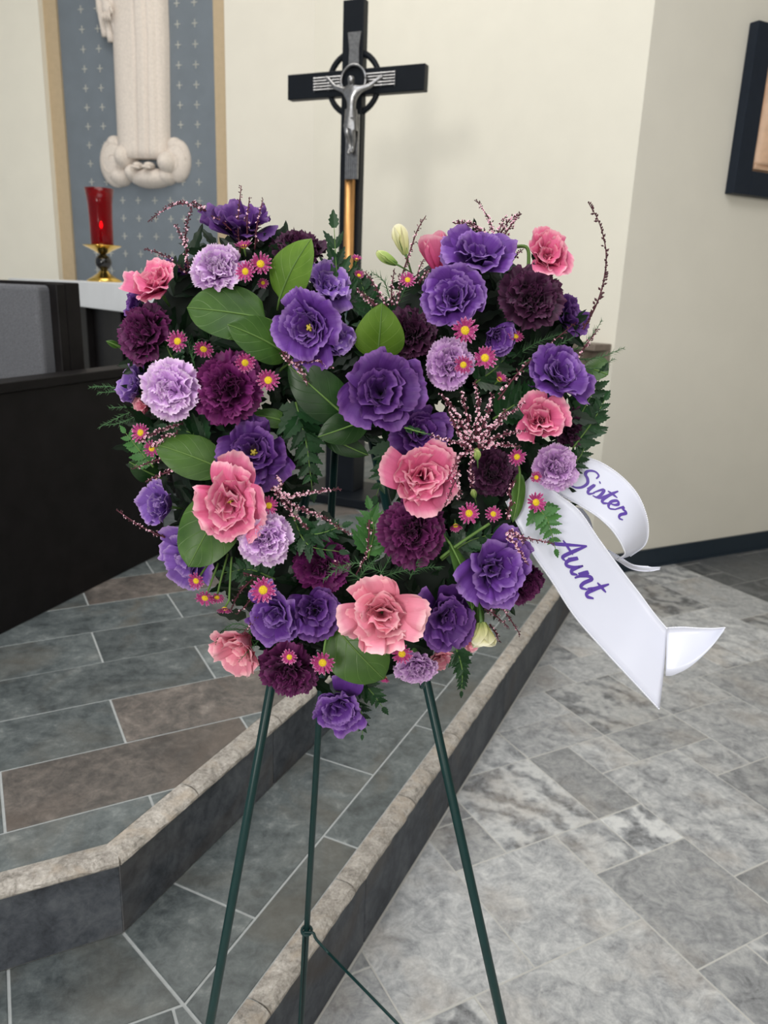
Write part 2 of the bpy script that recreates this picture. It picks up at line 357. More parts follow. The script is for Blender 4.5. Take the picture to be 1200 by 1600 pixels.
# left wall with the recessed panel behind the statue
def along_left(px):                                # distance along the left wall under a pixel column at the camera's height
    yh = 453.5+(px-600)*.038; r = ray((px, yh))[:2]; m = np.array([[r[0], -WL[0]], [r[1], -WL[1]]]); return np.linalg.solve(m, KC)[1]
SR, SL = along_left(358), along_left(92)
wall('wall_left', KC, KC+WL*SR, WLN, -.05, CEIL, .25, 'wall_shaded')
wall('wall_far_left', KC+WL*SL, LE, WLN, -.05, CEIL, .25, 'wall')
pn = tag(empty('niche_panel'), kind='structure')
REC = .07
PO = KC-WLN*REC; 
V, F = prism([PO+WL*(SR-.05), PO+WL*(SL+.05), PO+WL*(SL+.05)-WLN*.05, PO+WL*(SR-.05)-WLN*.05], Z2-.1, CEIL); obj('panel_board', V, F, MT['panel'], pn, smooth=False)
BWD = .105
for s0, s1 in ((SR-.02, SR+BWD), (SL-BWD, SL+.02)):
    V, F = prism([PO+WL*s0+WLN*.02, PO+WL*s1+WLN*.02, PO+WL*s1, PO+WL*s0], Z2, CEIL-.002); obj('border_strip', V, F, MT['beige'], pn, smooth=False)
def wall_frame(s, z, out, base=PO):                # matrix: x along the wall to the right, y into it, z up
    p = base+WL*s+WLN*out; m = Matrix.Identity(4)
    for i, c in enumerate(((-WL[0], -WL[1], 0), (-WLN[0], -WLN[1], 0), (0, 0, 1))):
        for r in range(3): m[r][i] = c[r]
    m[0][3], m[1][3], m[2][3] = p[0], p[1], z; return m
def panel_sz(px, py):                              # pixel -> (distance along, height) on the panel
    P = on_plane((px, py), (PO[0], PO[1], 0), np.array([WLN[0], WLN[1], 0])); return np.dot(P[:2]-PO, WL), P[2]
mb = MB(); mb.box((0, 0, 0), (.042, .004, .0045)); mb.box((0, 0, 0), (.0045, .004, .046)); plus = mb.build('plus_motif', MT['plus'], pn, smooth=False)
pcols = [panel_sz(x, 235)[0] for x in (140.5, 164, 284, 310)]
pm = [panel_sz(x, 330)[0] for x in (193, 217, 243, 267)]
za, zb = panel_sz(312, 36)[1], panel_sz(312, 255)[1]; pitch = (za-zb)/7.0
first = True
sts = []
for k in range(-4, 20):
    z = za-k*pitch
    for s in pcols: sts.append((s, z))
    if k >= 9: sts += [(s, z) for s in pm]
for s, z in sts:
    if z < Z2+.1 or z > 3.6: continue
    o = plus if first else plus.copy()
    if not first: COL.objects.link(o)
    first = False; o.matrix_local = wall_frame(s, z, .002)

# ------------------------------------------------------------------ main floor: travertine tiles on a 6 inch module
TM = .1523; TU, TV = uv2(28.3); TF = on_z((1004, 1435))[:2]
fl = tag(empty('floor'), kind='structure')
V, F = prism([(-7, -5), (8, -5), (8, 9), (-7, 9)], -.06, -.0014); obj('grout_bed', V, F, MT['grout'], fl, smooth=False)
C1 = solve(N1, -.555, N2, -1.199+.313)             # lower step: corner of its two risers
C2 = solve(N1, -.868, N2, -1.199)                  # upper step
hand = [(-1, -4, 2, 2), (-2, -2, 2, 2), (0, -2, 1, 1), (1, -2, 1, 1), (1, -4, 1, 2), (0, -1, 2, 2), (2, -3, 2, 3), (4, -3, 1, 1), (3, -4, 2, 1), (1, -5, 2, 1), (2, -4, 1, 1),
        (3, -6, 2, 2), (0, 1, 1, 1), (-3, 0, 3, 2), (-4, -3, 2, 3), (-2, -3, 1, 1), (-2, -4, 1, 1), (1, 1, 2, 1), (2, 0, 1, 1), (-5, -1, 1, 1), (4, -2, 2, 2), (5, -4, 2, 2), (-1, -5, 2, 1),
        (1, -6, 2, 1), (3, 0, 2, 2), (-6, -1, 1, 2), (-5, 0, 2, 2)]
occ = {}; tiles = []
def put(t):
    for i in range(t[2]):
        for j in range(t[3]): occ[(t[0]+i, t[1]+j)] = 1
    tiles.append(t)
for t in hand:
    if all((t[0]+i, t[1]+j) not in occ for i in range(t[2]) for j in range(t[3])): put(t)
R2 = random.Random(5)
for j in range(-14, 5):
    for i in range(-7, 22):
        if (i, j) in occ: continue
        for w, h in R2.sample([(2, 2), (2, 2), (2, 3), (3, 2), (2, 1), (1, 2), (1, 1)], 7)+[(1, 1)]:
            if all((i+a, j+b) not in occ and not (i < 13 <= i+a) for a in range(w) for b in range(h)): put((i, j, w, h)); break
GAP = .0031
for i, j, w, h in tiles:
    q = [TF+TU*(u*TM)+TV*(v*TM) for u, v in ((i, j), (i+w, j), (i+w, j+h), (i, j+h))]
    c = sum(q)/4; q = [p+(c-p)/np.linalg.norm(c-p)*GAP*1.0 for p in q]
    keep = q
    if np.dot(c, N1) < -.555+.4: keep = clip(clip(q, C1, N1), C1, N1) if np.dot(c, E1) > np.dot(C1, E1) else keep
    if len(keep) > 2: keep = clip(keep, CV, WRN) if np.dot(c-CV, WR) > -.3 else keep
    if len(keep) > 2 and np.dot(c-CV, WR) <= 0: keep = clip(keep, CV, WBN)
    if area2(keep) < 4e-4: continue
    cc = sum(np.array(p) for p in keep)/len(keep)
    if cc[1] < .35: continue
    pr = RM.T@(np.array([cc[0], cc[1], 0])-CP); X = 600+FPX*pr[0]/pr[2]; Y = 800+FPX*pr[1]/pr[2]
    if X < -60 or X > 1500 or Y > 1900: continue
    n = len(keep); b = .0015; V = [(p[0], p[1], -.003) for p in keep]+[(p[0], p[1], -.0012) for p in keep]
    V += [tuple(np.array(p)+(cc-p)/np.linalg.norm(cc-p)*b)+(0.0,) for p in keep]
    F = [(a, (a+1) % n, n+(a+1) % n, n+a) for a in range(n)]+[(n+a, n+(a+1) % n, 2*n+(a+1) % n, 2*n+a) for a in range(n)]+[tuple(2*n+a for a in range(n))]
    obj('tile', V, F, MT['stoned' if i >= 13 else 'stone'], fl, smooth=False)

# ------------------------------------------------------------------ the two steps and the platform
sp = tag(empty('step_platform'), kind='structure')
def far_on_back(d):                                # where a line n1 = d meets the back wall
    return solve(N1, d, WBN, np.dot(CV, WBN))
def body(name, c, d, z0, z1, mat):
    f = far_on_back(d); pts = [c-E2*3.2, c, f] + ([CV] if np.dot(f-CV, WB) < 0 else [])+[KC, LE, LE+np.array([-.5, -3.2])]
    V, F = prism(pts, z0, z1); return obj(name, V, F, MT[mat], sp, smooth=False)
RT = .012
body('lower_step_core', C1-N1*RT-N2*RT, -.555-RT, 0, Z1-.0016, 'groutd')
body('upper_step_core', C2-N1*RT-N2*RT, -.868-RT, Z1-.0016, Z2-.0016, 'groutd')
def slab(name, poly, z0, z1, mat, bev=.0015, parent=sp):
    n = len(poly); cc = sum(np.array(p) for p in poly)/n
    V = [(p[0], p[1], z0) for p in poly]+[(p[0], p[1], z1-bev) for p in poly]+[tuple(np.array(p)+(cc-p)/np.linalg.norm(cc-p)*bev)+(z1,) for p in poly]
    F = [(a, (a+1) % n, n+(a+1) % n, n+a) for a in range(n)]+[(n+a, n+(a+1) % n, 2*n+(a+1) % n, 2*n+a) for a in range(n)]+[tuple(2*n+a for a in range(n))]
    return obj(name, V, F, MT[mat], parent, smooth=False)
def rect(E, N, a0, a1, n0, n1, gp=.0025):
    a0 += gp; a1 -= gp; n0 += gp; n1 -= gp
    return [E*a+N*b for a, b in ((a0, n0), (a1, n0), (a1, n1), (a0, n1))]
NW = .042                                          # nosing width
mit1 = C1-C2; mit1 /= np.linalg.norm(mit1); MN = np.array([-mit1[1], mit1[0]]); MN = MN if np.dot(MN, E1) > 0 else -MN    # mitre line, side of the long leg
def mat_pick(): return R2.choice(['slate', 'slate', 'slateb'])
def add_slab(name, poly, clips, z0, z1, mat):
    for o, n in clips: poly = clip(poly, np.array(o), np.array(n)) if len(poly) > 2 else poly
    if area2(poly) > 2e-4: return slab(name, poly, z0, z1, mat)
gm = .003
wallclip = (CV+WBN*.002, WBN)
# lower tread, long leg: inner and outer row
for k in range(-1, 8):
    a = .975+.503*k; add_slab('tread_tile', rect(E1, N1, a, a+.503, -.876, -.681), [(C2+MN*gm, MN), wallclip], Z1-.006, Z1, 'slate')
    a = .729+.503*k; add_slab('tread_tile', rect(E1, N1, a, a+.503, -.681, -.555-NW), [(C2+MN*gm, MN), wallclip], Z1-.006, Z1, 'slate')
for k in range(-3, 2):
    a = -.073+.503*k; add_slab('tread_tile', rect(E2, N2, a, a+.503, -1.207, -1.014), [(C2-MN*gm, -MN)], Z1-.006, Z1, 'slate')
    a = .165+.503*k; add_slab('tread_tile', rect(E2, N2, a, a+.503, -1.014, -1.199+.313-NW), [(C2-MN*gm, -MN)], Z1-.006, Z1, 'slate')
# platform rows
pal = {(-1.345, 0): 'slateb'}
rows = [(-1.142, .233), (-1.345, -.022), (-1.548, .225), (-1.751, .483), (-1.953, .24), (-2.156, .5), (-2.36, .259)]+[(-2.563-.2032*i, .5 if i % 2 == 0 else .25) for i in range(12)]
brown = {(2, 1), (1, 1), (6, 1), (9, 2), (12, 1)}
cback = solve(N1, -.868-NW, N2, -1.199-NW)
for r, (v1, u0) in enumerate(rows):
    for k in range(-4, 6):
        a = u0+.505*(k-1)
        pr = RM.T@(np.array(list(UA*(a+.25)+UV_*(v1-.1))+[Z2])-CP)
        if pr[2] < .2: continue
        X = 600+FPX*pr[0]/pr[2]
        if X < -500 or X > 1600: continue
        add_slab('platform_tile', rect(UA, UV_, a, a+.505, v1-.203, v1), [(cback, -N1), (cback, -N2), wallclip, (KC+WLN*.002, WLN)], Z2-.006, Z2, 'slateb' if (r, k) in brown else 'slate')
# nosing stones: rounded front edge, rough top
def nosing(p0, p1, n, zt, m0=None, m1=None):
    """one bullnose stone from p0 to p1 (front line), n outwards"""
    prof = [(-NW, -.02), (-NW, -.0005), (-.030, .0015), (-.014, .001), (-.004, -.003), (.003, -.010), (.004, -.015), (.001, -.0195), (-.004, -.02)]
    d = p1-p0; L = np.linalg.norm(d); d = d/L; V = []; F = []; ns = max(4, int(L/.02)); m = len(prof)
    for i in range(ns+1):
        for j, (o, z) in enumerate(prof):
            a = L*i/ns
            sh0 = (o*m0 if m0 else 0)*(1-i/ns); sh1 = (o*m1 if m1 else 0)*(i/ns)
            jit = rng.normal(0, .0009, 2) if 0 < i < ns else (0, 0)
            q = p0+d*(a-sh0+sh1)+n*(o+(jit[0] if 1 < j < 7 else 0)); V.append((q[0], q[1], zt+z+(jit[1]*.6 if 1 < j < 7 else 0)))
    for i in range(ns):
        for j in range(m): F.append((i*m+j, i*m+(j+1) % m, (i+1)*m+(j+1) % m, (i+1)*m+j))
    F.append(tuple(range(m-1, -1, -1))); F.append(tuple(ns*m+j for j in range(m)))
    return obj('nosing_stone', V, F, MT['nosing'], sp, smooth=False)
tanm = math.tan(math.radians((65.3-27)/2))
def run(c, E, N, d, joints, zt, corner_at_start):
    for a0, a1 in zip(joints[:-1], joints[1:]):
        p0 = E*a0+N*d; p1 = E*a1+N*d; nosing(p0+E*.0016, p1-E*.0016, N, zt)
ce = np.dot(C1, E1); js = [ce]+[x for x in np.arange(.526, 3.6, .3035) if x > ce+.05]
fe = np.dot(far_on_back(-.555), E1)-.01
js = [x for x in js if x < fe]+[fe]
run(C1, E1, N1, -.555, js, Z1, True)
ce2 = np.dot(C2, E1); ju = [ce2]+[x for x in np.arange(1.048, 6, .3035)]
fe2 = np.dot(far_on_back(-.868), E1)-.02; ju = [x for x in ju if x < fe2]+[fe2]
run(C2, E1, N1, -.868, ju, Z2, True)
for C, d2, zt in ((C1, -1.199+.313, Z1), (C2, -1.199, Z2)):
    e = np.dot(C, E2); run(C, E2, N2, d2, [e-.62-.3035*k for k in range(3, -1, -1)]+[e], zt, False)
# riser slabs
def risers(E, N, d, joints, z0, z1):
    for a0, a1 in zip(joints[:-1], joints[1:]):
        p = [E*(a0+.0015)+N*d, E*(a1-.0015)+N*d, E*(a1-.0015)+N*(d-RT), E*(a0+.0015)+N*(d-RT)]
        V, F = prism(p, z0, z1); bevel(obj('riser_slab', V, F, MT['riser'], sp, smooth=False), .0015, 1)
r1 = [ce]+[x for x in np.arange(ce+.47, 3.6, .505) if x < fe]+[fe]; risers(E1, N1, -.555-.004, r1, .001, Z1-.021)
r2 = [ce2]+[x for x in np.arange(1.33, 6, .505) if x < fe2]+[fe2]; risers(E1, N1, -.868-.004, r2, Z1+.001, Z2-.021)
for C, d2, z0, z1 in ((C1, -1.199+.313, .001, Z1-.021), (C2, -1.199, Z1+.001, Z2-.021)):
    e = np.dot(C, E2); risers(E2, N2, d2-.004, [e-.6-.505*k for k in range(2, -1, -1)]+[e], z0, z1)

# ================================================================== furniture of the sanctuary
# dark wooden screen at the left
P0 = on_z((0, 992), Z2)[:2]; P1 = on_z((258, 862), Z2)[:2]; SE = (P1-P0)/np.linalg.norm(P1-P0); SN = np.array([SE[1], -SE[0]])
Pz = np.array([P0[0], P0[1], 0]); SN3 = np.array([SN[0], SN[1], 0])
ztop = on_plane((0, 600), Pz, SN3)[2]; ztop1 = on_plane((190, 574), Pz, SN3)[2]
ztop = (ztop+ztop1)/2
sc = tag(empty('wooden_screen', (P1[0], P1[1], Z2)), 'long black-brown wooden screen in front of the grey chair', 'screen')
def loc(o, r): o.location = -Vector(r.location); return o
V, F = prism([P0-SE*.5, P1, P1-SN*.05, P0-SE*.5-SN*.05], Z2+.001, ztop-.028); loc(bevel(obj('panel', V, F, MT['darkwood'], sc, smooth=False), .002), sc)
V, F = prism([P0-SE*.5+SN*.006, P1+SE*.006+SN*.006, P1+SE*.006-SN*.075, P0-SE*.5-SN*.075], ztop-.028, ztop); loc(bevel(obj('cap_rail', V, F, MT['darkwood'], sc, smooth=False), .003), sc)
# grey upholstered chair behind it
rr = ray((88, 440))[:2]; bp = P0-SN*.10; m = np.array([[rr[0], -SE[0]], [rr[1], -SE[1]]]); tt = np.linalg.solve(m, bp); Q = rr*tt[0]
zc = on_plane((88, 441), (Q[0], Q[1], 0), np.array([SE[0], SE[1], 0]))[2]
ch = tag(empty('upholstered_chair', (Q[0], Q[1], Z2)), 'grey upholstered chair with a dark wood frame behind the screen', 'chair')
cw = .62; L = -SN
def cbox(name, a0, a1, b0, b1, z0, z1, mat, bv=.004, seg=2):
    p = [Q+L*a0+SE*b0, Q+L*a1+SE*b0, Q+L*a1+SE*b1, Q+L*a0+SE*b1]; V, F = prism(p, z0, z1)
    return loc(bevel(obj(name, V, F, MT[mat], ch, smooth=False), bv, seg), ch)
cbox('back_panel', -.0, cw, .035, .10, Z2+.30, zc, 'darkwood')
cbox('stile', -.0, .045, 0, .035, Z2+.30, zc-.004, 'darkwood'); cbox('stile', cw-.045, cw, 0, .035, Z2+.30, zc-.004, 'darkwood')
cbox('back_cushion', .03, cw-.03, -.05, .034, Z2+.46, zc-.010, 'cushion', .014, 3)
cbox('seat_cushion', .03, cw-.03, -.52, -.06, Z2+.40, Z2+.48, 'cushion', .025, 4)
cbox('seat_rail', .0, cw, -.5, .03, Z2+.30, Z2+.398, 'darkwood')
for a in (0, cw-.05):
    for b in (-.5, .04): cbox('leg', a, a+.05, b, b+.05, Z2+.001, Z2+.30, 'darkwood')
# altar
A0 = on_y((240, 438), 3.3)[:2]; AE = np.array([-.61, .79]); AE /= np.linalg.norm(AE); AN = np.array([AE[1], -AE[0]])   # front edge runs away to the left; AN to the right, inwards
ZA = CAM_H-.012; TH = .128
al = tag(empty('altar', (A0[0], A0[1], Z2)), 'altar with a thick white marble top on a dark wooden base', 'altar')
def abox(name, a0, a1, b0, b1, z0, z1, mat, bv=.004):
    p = [A0+AE*a0+AN*b0, A0+AE*a1+AN*b0, A0+AE*a1+AN*b1, A0+AE*a0+AN*b1]; V, F = prism(p, z0, z1)
    return loc(bevel(obj(name, V, F, MT[mat], al, smooth=False), bv), al)
abox('marble_top', 0, 2.6, 0, .75, ZA-TH, ZA, 'marble')
abox('base_panel', .25, 2.35, .16, .60, Z2+.06, ZA-TH-.0005, 'darkwood')
abox('plinth', .2, 2.4, .11, .65, Z2+.001, Z2+.06, 'darkwood')
for a in (.22, .78, 1.35, 1.92): abox('pilaster', a, a+.14, .12, .16, Z2+.06, ZA-TH-.0005, 'darkwood')
# sanctuary candle
cy = 4.12; cb = on_y((163, 433), cy); sc_ = px_size(cb)
cdl = tag(empty('sanctuary_candle', (cb[0], cb[1], ZA+.0005)), 'red glass candle on a brass and black stand on the altar', 'candle')
zr = lambda py: on_y((163, py), cy)[2]-on_y((163, 433), cy)[2]
V, F = lathe([(.085, 0), (.085, .008), (.06, .022), (.034, .040), (.022, .052), (.018, .06)], 28); obj('brass_foot', V, F, MT['brass'], cdl)
z0 = .058; mb = MB(); mb.ball((0, 0, z0+.038), .041, 20, 14); mb.build('black_knob', MT['blackball'], cdl)
zp = z0+.074; V, F = lathe([(.012, zp), (.020, zp+.006), (.05, zp+.022), (.092, zp+.042), (.096, zp+.045), (.09, zp+.046), (.045, zp+.034), (.01, zp+.032)], 28); obj('brass_dish', V, F, MT['brass'], cdl)
zg = zp+.035; gh = zr(287)-zg
V, F = lathe([(.052, zg), (.055, zg+.006), (.056, zg+gh*.45), (.059, zg+gh*.75), (.070, zg+gh), (.067, zg+gh), (.055, zg+gh*.75), (.052, zg+gh*.45), (.049, zg+.012), (.01, zg+.012)], 28); obj('red_glass', V, F, MT['ruby'], cdl)
V, F = lathe([(.02, zg+.013), (.02, zg+.085), (.006, zg+.09)], 16); cnd = obj('candle_stick', V, F, MT['wax'], cdl)
V, F = lathe([(.001, zg+.091), (.008, zg+.102), (.006, zg+.116), (.001, zg+.128)], 10); obj('flame', V, F, MT['flame'], cnd)

# ------------------------------------------------------------------ standing crucifix
cc0 = on_z((588, 784), Z2); CA = math.radians(-24); CX = np.array([math.cos(CA), math.sin(CA), 0]); CYn = np.array([-math.sin(CA), math.cos(CA), 0])  # CYn: backwards
cr0 = on_plane((553, 130), cc0-CYn*.0, CYn); kk = px_size(cr0)
cx = tag(empty('standing_crucifix', (cr0[0], cr0[1], Z2)), 'tall black standing cross with a ring and a silver corpus', 'crucifix')
cx.rotation_euler = (0, 0, CA)
def cpx(px, py, back=0.0):                         # pixel -> local x, z in the plane of the cross, `back` metres behind it
    P = on_plane((px, py), cr0+CYn*back, CYn)-np.array([cr0[0], cr0[1], Z2]); return np.dot(P, CX), P[2]
def local_box(name, x0, x1, z0, z1, y0, y1, mat, parent, bv=.003):
    mb = MB(); mb.box(((x0+x1)/2, (y0+y1)/2, (z0+z1)/2), (x1-x0, y1-y0, z1-z0)); return bevel(mb.build(name, MT[mat], parent, smooth=False), bv)
zt = cpx(556, 1)[1]; zbar = cpx(560, 130)[1]; xl = cpx(453, 137)[0]; xr = cpx(666, 128)[0]; bw = .048
local_box('upright', -bw, bw, .05, zt, -.02, .022, 'black', cx)
local_box('crossbar', xl, xr, zbar-.049, zbar+.049, -.0195, .0215, 'black', cx)
mb = MB(); mb.tube([(.118*math.cos(a), 0, zbar+.118*math.sin(a)) for a in np.linspace(0, 2*math.pi, 41)], .0125, 8); mb.build('ring', MT['black'], cx)
local_box('base_plate', -.20, .20, .001, .045, -.17, .17, 'black', cx, .006)
local_box('socket', -.075, .075, .045, .32, -.06, .06, 'black', cx, .004)
fy = -.088
FX = cpx(549, 170, fy)[0]; FR = cpx(546, 330, -.045)[0]; FT = cpx(553, 80, -.03)[0]; FL = cpx(549, 260, -.07)[0]; FH = cpx(552, 126, -.035)[0]   # the metalwork stands in front of the beams
zg1 = cpx(547, 281, -.05)[1]
V, F = lathe([(.0225, .32), (.0225, zg1)], 20); g_ = obj('gold_rod', V, F, MT['gold'], cx); g_.location = (FR, -.045, 0)
def ribbed(name, x0, x1, z0, z1, y, nrib, vert):
    mb = MB()
    if vert: mb.box(((x0+x1)/2, y+.004, (z0+z1)/2), (x1-x0, .008, z1-z0))
    else:
        for xx in (x0+.002, (x0+x1)/2, x1-.002): mb.box((xx, y+.003, (z0+z1)/2), (.004, .006, z1-z0))
    for k in range(nrib):
        t = (k+.5)/nrib
        if vert: mb.tube([(x0+(x1-x0)*t, y, z0), (x0+(x1-x0)*t, y, z1)], (x1-x0)/nrib*.36, 6)
        else: mb.tube([(x0, y, z0+(z1-z0)*t), (x1, y, z0+(z1-z0)*t)], (z1-z0)/nrib*.27, 6)
    return mb.build(name, MT['silver'], cx, smooth=False)
z53, z105, z240 = cpx(550, 54)[1], cpx(550, 106)[1], cpx(548, 238, -.05)[1]
mb = MB(); V = []
for x0, x1, z in ((FT-.030, FT+.030, z53), (FT-.022, FT+.022, (z53+z105)/2), (FT-.024, FT+.024, z105)): V += [(x0, -.030, z), (x1, -.030, z), (x1, -.020, z), (x0, -.020, z)]
F = [(0, 1, 2, 3), (8, 11, 10, 9)]+[(4*i+a, 4*i+4+a, 4*i+4+(a+1) % 4, 4*i+(a+1) % 4) for i in range(2) for a in range(4)]; mb.add(V, F); mb.build('top_plate', MT['silver'], cx, smooth=False)
ribbed('arm_plate', cpx(490, 130, -.026)[0], FH-.056, zbar-.026, zbar+.030, -.026, 5, False); ribbed('arm_plate', FH+.056, cpx(617, 128, -.026)[0], zbar-.026, zbar+.030, -.026, 5, False)
ribbed('lower_plate', FL-.03, FL+.03, zg1, z240+.14, -.070, 6, True)
mb = MB(); mb.tube([(FH+.057*math.cos(a), -.035, zbar+.004+.057*math.sin(a)) for a in np.linspace(0, 2*math.pi, 33)], .0055, 8); mb.build('halo_ring', MT['silver'], cx)
# the corpus: one skinned figure
def skin_fig(name, verts, edges, mat, parent, sub=2):
    me = bpy.data.meshes.new(name); me.from_pydata([v[:3] for v in verts], edges, []); o = link(name, me, parent); me.materials.append(MT[mat])
    sk = o.modifiers.new('skin', 'SKIN'); sk.use_smooth_shade = True
    for i, v in enumerate(verts):
        r = v[3]; me.skin_vertices[0].data[i].radius = r if hasattr(r, '__len__') else (r, r)
    me.skin_vertices[0].data[0].use_root = True
    o.modifiers.new('sub', 'SUBSURF').levels = sub; o.modifiers['sub'].render_levels = sub; return o
hz = cpx(548, 127, -.09)[1]
hl = cpx(512, 123, -.04); hr = cpx(596, 121, -.04); ft = cpx(549, 238, -.08)[1]; sh = cpx(548, 139, -.09)[1]; hip = cpx(548, 176, -.09)[1]; kn = cpx(548, 208, -.09)[1]
B = [(FX, fy, hip, .026), (FX, fy, (sh+hip)/2, .024), (FX, fy, sh-.012, .032), (FX, fy-.006, sh+.014, .013), (FX+.002, fy-.012, hz, .022), (FX+.002, fy-.010, hz+.020, .017),
     (FX-.035, fy+.004, sh-.002, .017), ((FX-.035+hl[0])/2, fy+.020, (sh+hl[1])/2-.012, .0125), (hl[0]+.012, fy+.042, hl[1]-.006, .009), (hl[0]-.010, fy+.046, hl[1]+.006, .011), 
     (FX+.035, fy+.004, sh-.002, .017), ((FX+.035+hr[0])/2, fy+.020, (sh+hr[1])/2-.012, .0125), (hr[0]-.012, fy+.042, hr[1]-.006, .009), (hr[0]+.010, fy+.046, hr[1]+.006, .011),
     (FX-.014, fy-.008, hip-.05, .020), (FX-.010, fy-.014, kn, .017), (FX-.006, fy+.004, (kn+ft)/2, .014), (FX-.003, fy+.004, ft+.01, .010), (FX-.003, fy-.016, ft-.012, .010),
     (FX+.014, fy-.008, hip-.05, .020), (FX+.012, fy-.012, kn+.004, .017), (FX+.008, fy+.006, (kn+ft)/2, .014), (FX+.007, fy+.008, ft+.014, .010), (FX+.006, fy-.010, ft-.006, .010)]
B = [(b[0], b[1], b[2], b[3]*.78) for b in B]
skin_fig('corpus', B, [(0, 1), (1, 2), (2, 3), (3, 4), (4, 5), (2, 6), (6, 7), (7, 8), (8, 9), (2, 10), (10, 11), (11, 12), (12, 13), (0, 14), (14, 15), (15, 16), (16, 17), (17, 18), (0, 19), (19, 20), (20, 21), (21, 22), (22, 23)], 'silver', cx)
mb = MB(); V = []; F = []                           # loincloth
for i in range(5):
    for j in range(16):
        a = 2*math.pi*j/16; r = (.024+.0022*i)*(1+.08*math.sin(4*a+i)); V.append((FX+r*math.cos(a), fy-.002+r*.85*math.sin(a), hip+.012-i*.016-.012*(math.cos(a)+1)*i/5))
F = [(i*16+j, i*16+(j+1) % 16, (i+1)*16+(j+1) % 16, (i+1)*16+j) for i in range(4) for j in range(16)]; mb.add(V, F); mb.build('loincloth', MT['silver'], cx)

# ------------------------------------------------------------------ carved statue on the panel: robe, sleeve and hand, feet, scrolled clouds
def st(px, py): s, z = panel_sz(px, py); return -s, z      # local: x to the right along the wall
sx0, sz0 = st(226, 262)
stt = tag(empty('relief_statue'), 'pale carved stone robed figure standing on scrolled clouds on the panel', 'statue')
stt.matrix_world = wall_frame(-sx0, sz0, .001)
def sl(px, py): x, z = st(px, py); return x-sx0, z-sz0
V = []; F = []; UVs = []
zb_, zt_ = sl(226, 250)[1], sl(226, -180)[1]
xl0, xr0 = sl(187, 215)[0], sl(266, 215)[0]; xl1, xr1 = sl(180, 60)[0], sl(264, 20)[0]
NU, NVv = 49, 30
for j in range(NVv):
    t = j/(NVv-1); z = zb_+(zt_-zb_)*t; tt_ = min(1, t/.45)
    x0 = xl0+(xl1-xl0)*tt_; x1 = xr0+(xr1-xr0)*tt_
    for i in range(NU):
        u = i/(NU-1); a = abs(2*u-1); d = .115*math.sqrt(max(0, 1-a**2.6))+.002
        for fu, w, dp in ((.52, .016, .020), (.70, .022, .028), (.86, .02, .016)):
            q = fu+.02*math.sin(3*t+fu*9); d -= dp*math.exp(-((u-q)/w)**2)*(1-a*.5)
        d += .008*math.sin(u*9+t*2.5)*(1-a)
        V.append((x0+(x1-x0)*u, -max(.002, d), z))
for j in range(NVv-1):
    for i in range(NU-1): a = j*NU+i; F.append((a, a+1, a+NU+1, a+NU))
n0 = len(V); F.append(tuple(range(NU-1, -1, -1))); F.append(tuple((NVv-1)*NU+i for i in range(NU)))
V.extend([(V[j*NU][0], .0, V[j*NU][2]) for j in (0, NVv-1)]+[(V[j*NU+NU-1][0], .0, V[j*NU+NU-1][2]) for j in (0, NVv-1)])
obj('robe', V, F, MT['statue'], stt)
ry_ok = lambda v: v in (254, 252)
for px, py, rx, rz, dp in ((183, 254, 29, 37, .075), (180, 224, 12, 11, .06), (192, 276, 18, 15, .10), (203, 247, 16, 19, .16), (239, 279, 37, 15, .12), (216, 272, 14, 14, .14), (264, 276, 15, 13, .10), (279, 252, 22, 31, .075), (269, 256, 17, 18, .15), (274, 229, 12, 13, .06)):
    x, z = sl(px, py); k = px_size(np.array(wall_frame(-sx0, sz0, 0).translation)); mb = MB(); mb.ball((x, -.0, z), (rx*k, dp, rz*k), 22, 16); 
    if rx > 18 and ry_ok(py):
        mb.tube([(x+.8*rx*k*(1-a/11)*math.cos(a), -dp*math.sqrt(max(.02, 1-.64*(1-a/11)**2))-.001, z+.8*rz*k*(1-a/11)*math.sin(a)) for a in np.linspace(0, 9, 40)], .0035, 6)
    mb.build('cloud', MT['statue'], stt)
for px in (229, 246):
    mb = MB(); x, z = sl(px, 262); mb.ball((x, -.10, z), (.030, .055, .022), 14, 10)
    for q in range(5): mb.ball((x-.026+.013*q, -.150+.004*abs(q-2), z-.012-.002*q), (.008, .014, .010), 8, 6)
    mb.build('foot', MT['statue'], stt)
for px, w, py0, py1 in ((172, 7, -60, 62), (181, 8, -60, 70), (189, 6, -60, 58)):
    x, z1_ = sl(px, py1); _, z0_ = sl(px, py0); mb = MB(); mb.tube(smooth_line([(x, -.05, z0_), (x-.012, -.075, (z0_+z1_)/2), (x+.004, -.06, z1_)], 6), [.036*(1-.4*i/12) for i in range(13)], 10); mb.build('sleeve_fold', MT['statue'], stt)
mb = MB(); x, z = sl(184, 22); mb.ball((x, -.12, z), (.036, .022, .042), 14, 10)
for q in range(4): mb.tube([(x-.026+.017*q, -.135, z-.028), (x-.028+.018*q, -.14, z-.055), (x-.027+.018*q, -.128, z-.078)], [.0085, .008, .006], 8)
mb.tube([(x+.03, -.13, z), (x+.045, -.14, z-.02), (x+.047, -.135, z-.04)], [.009, .0085, .006], 8); mb.build('hand', MT['statue'], stt)

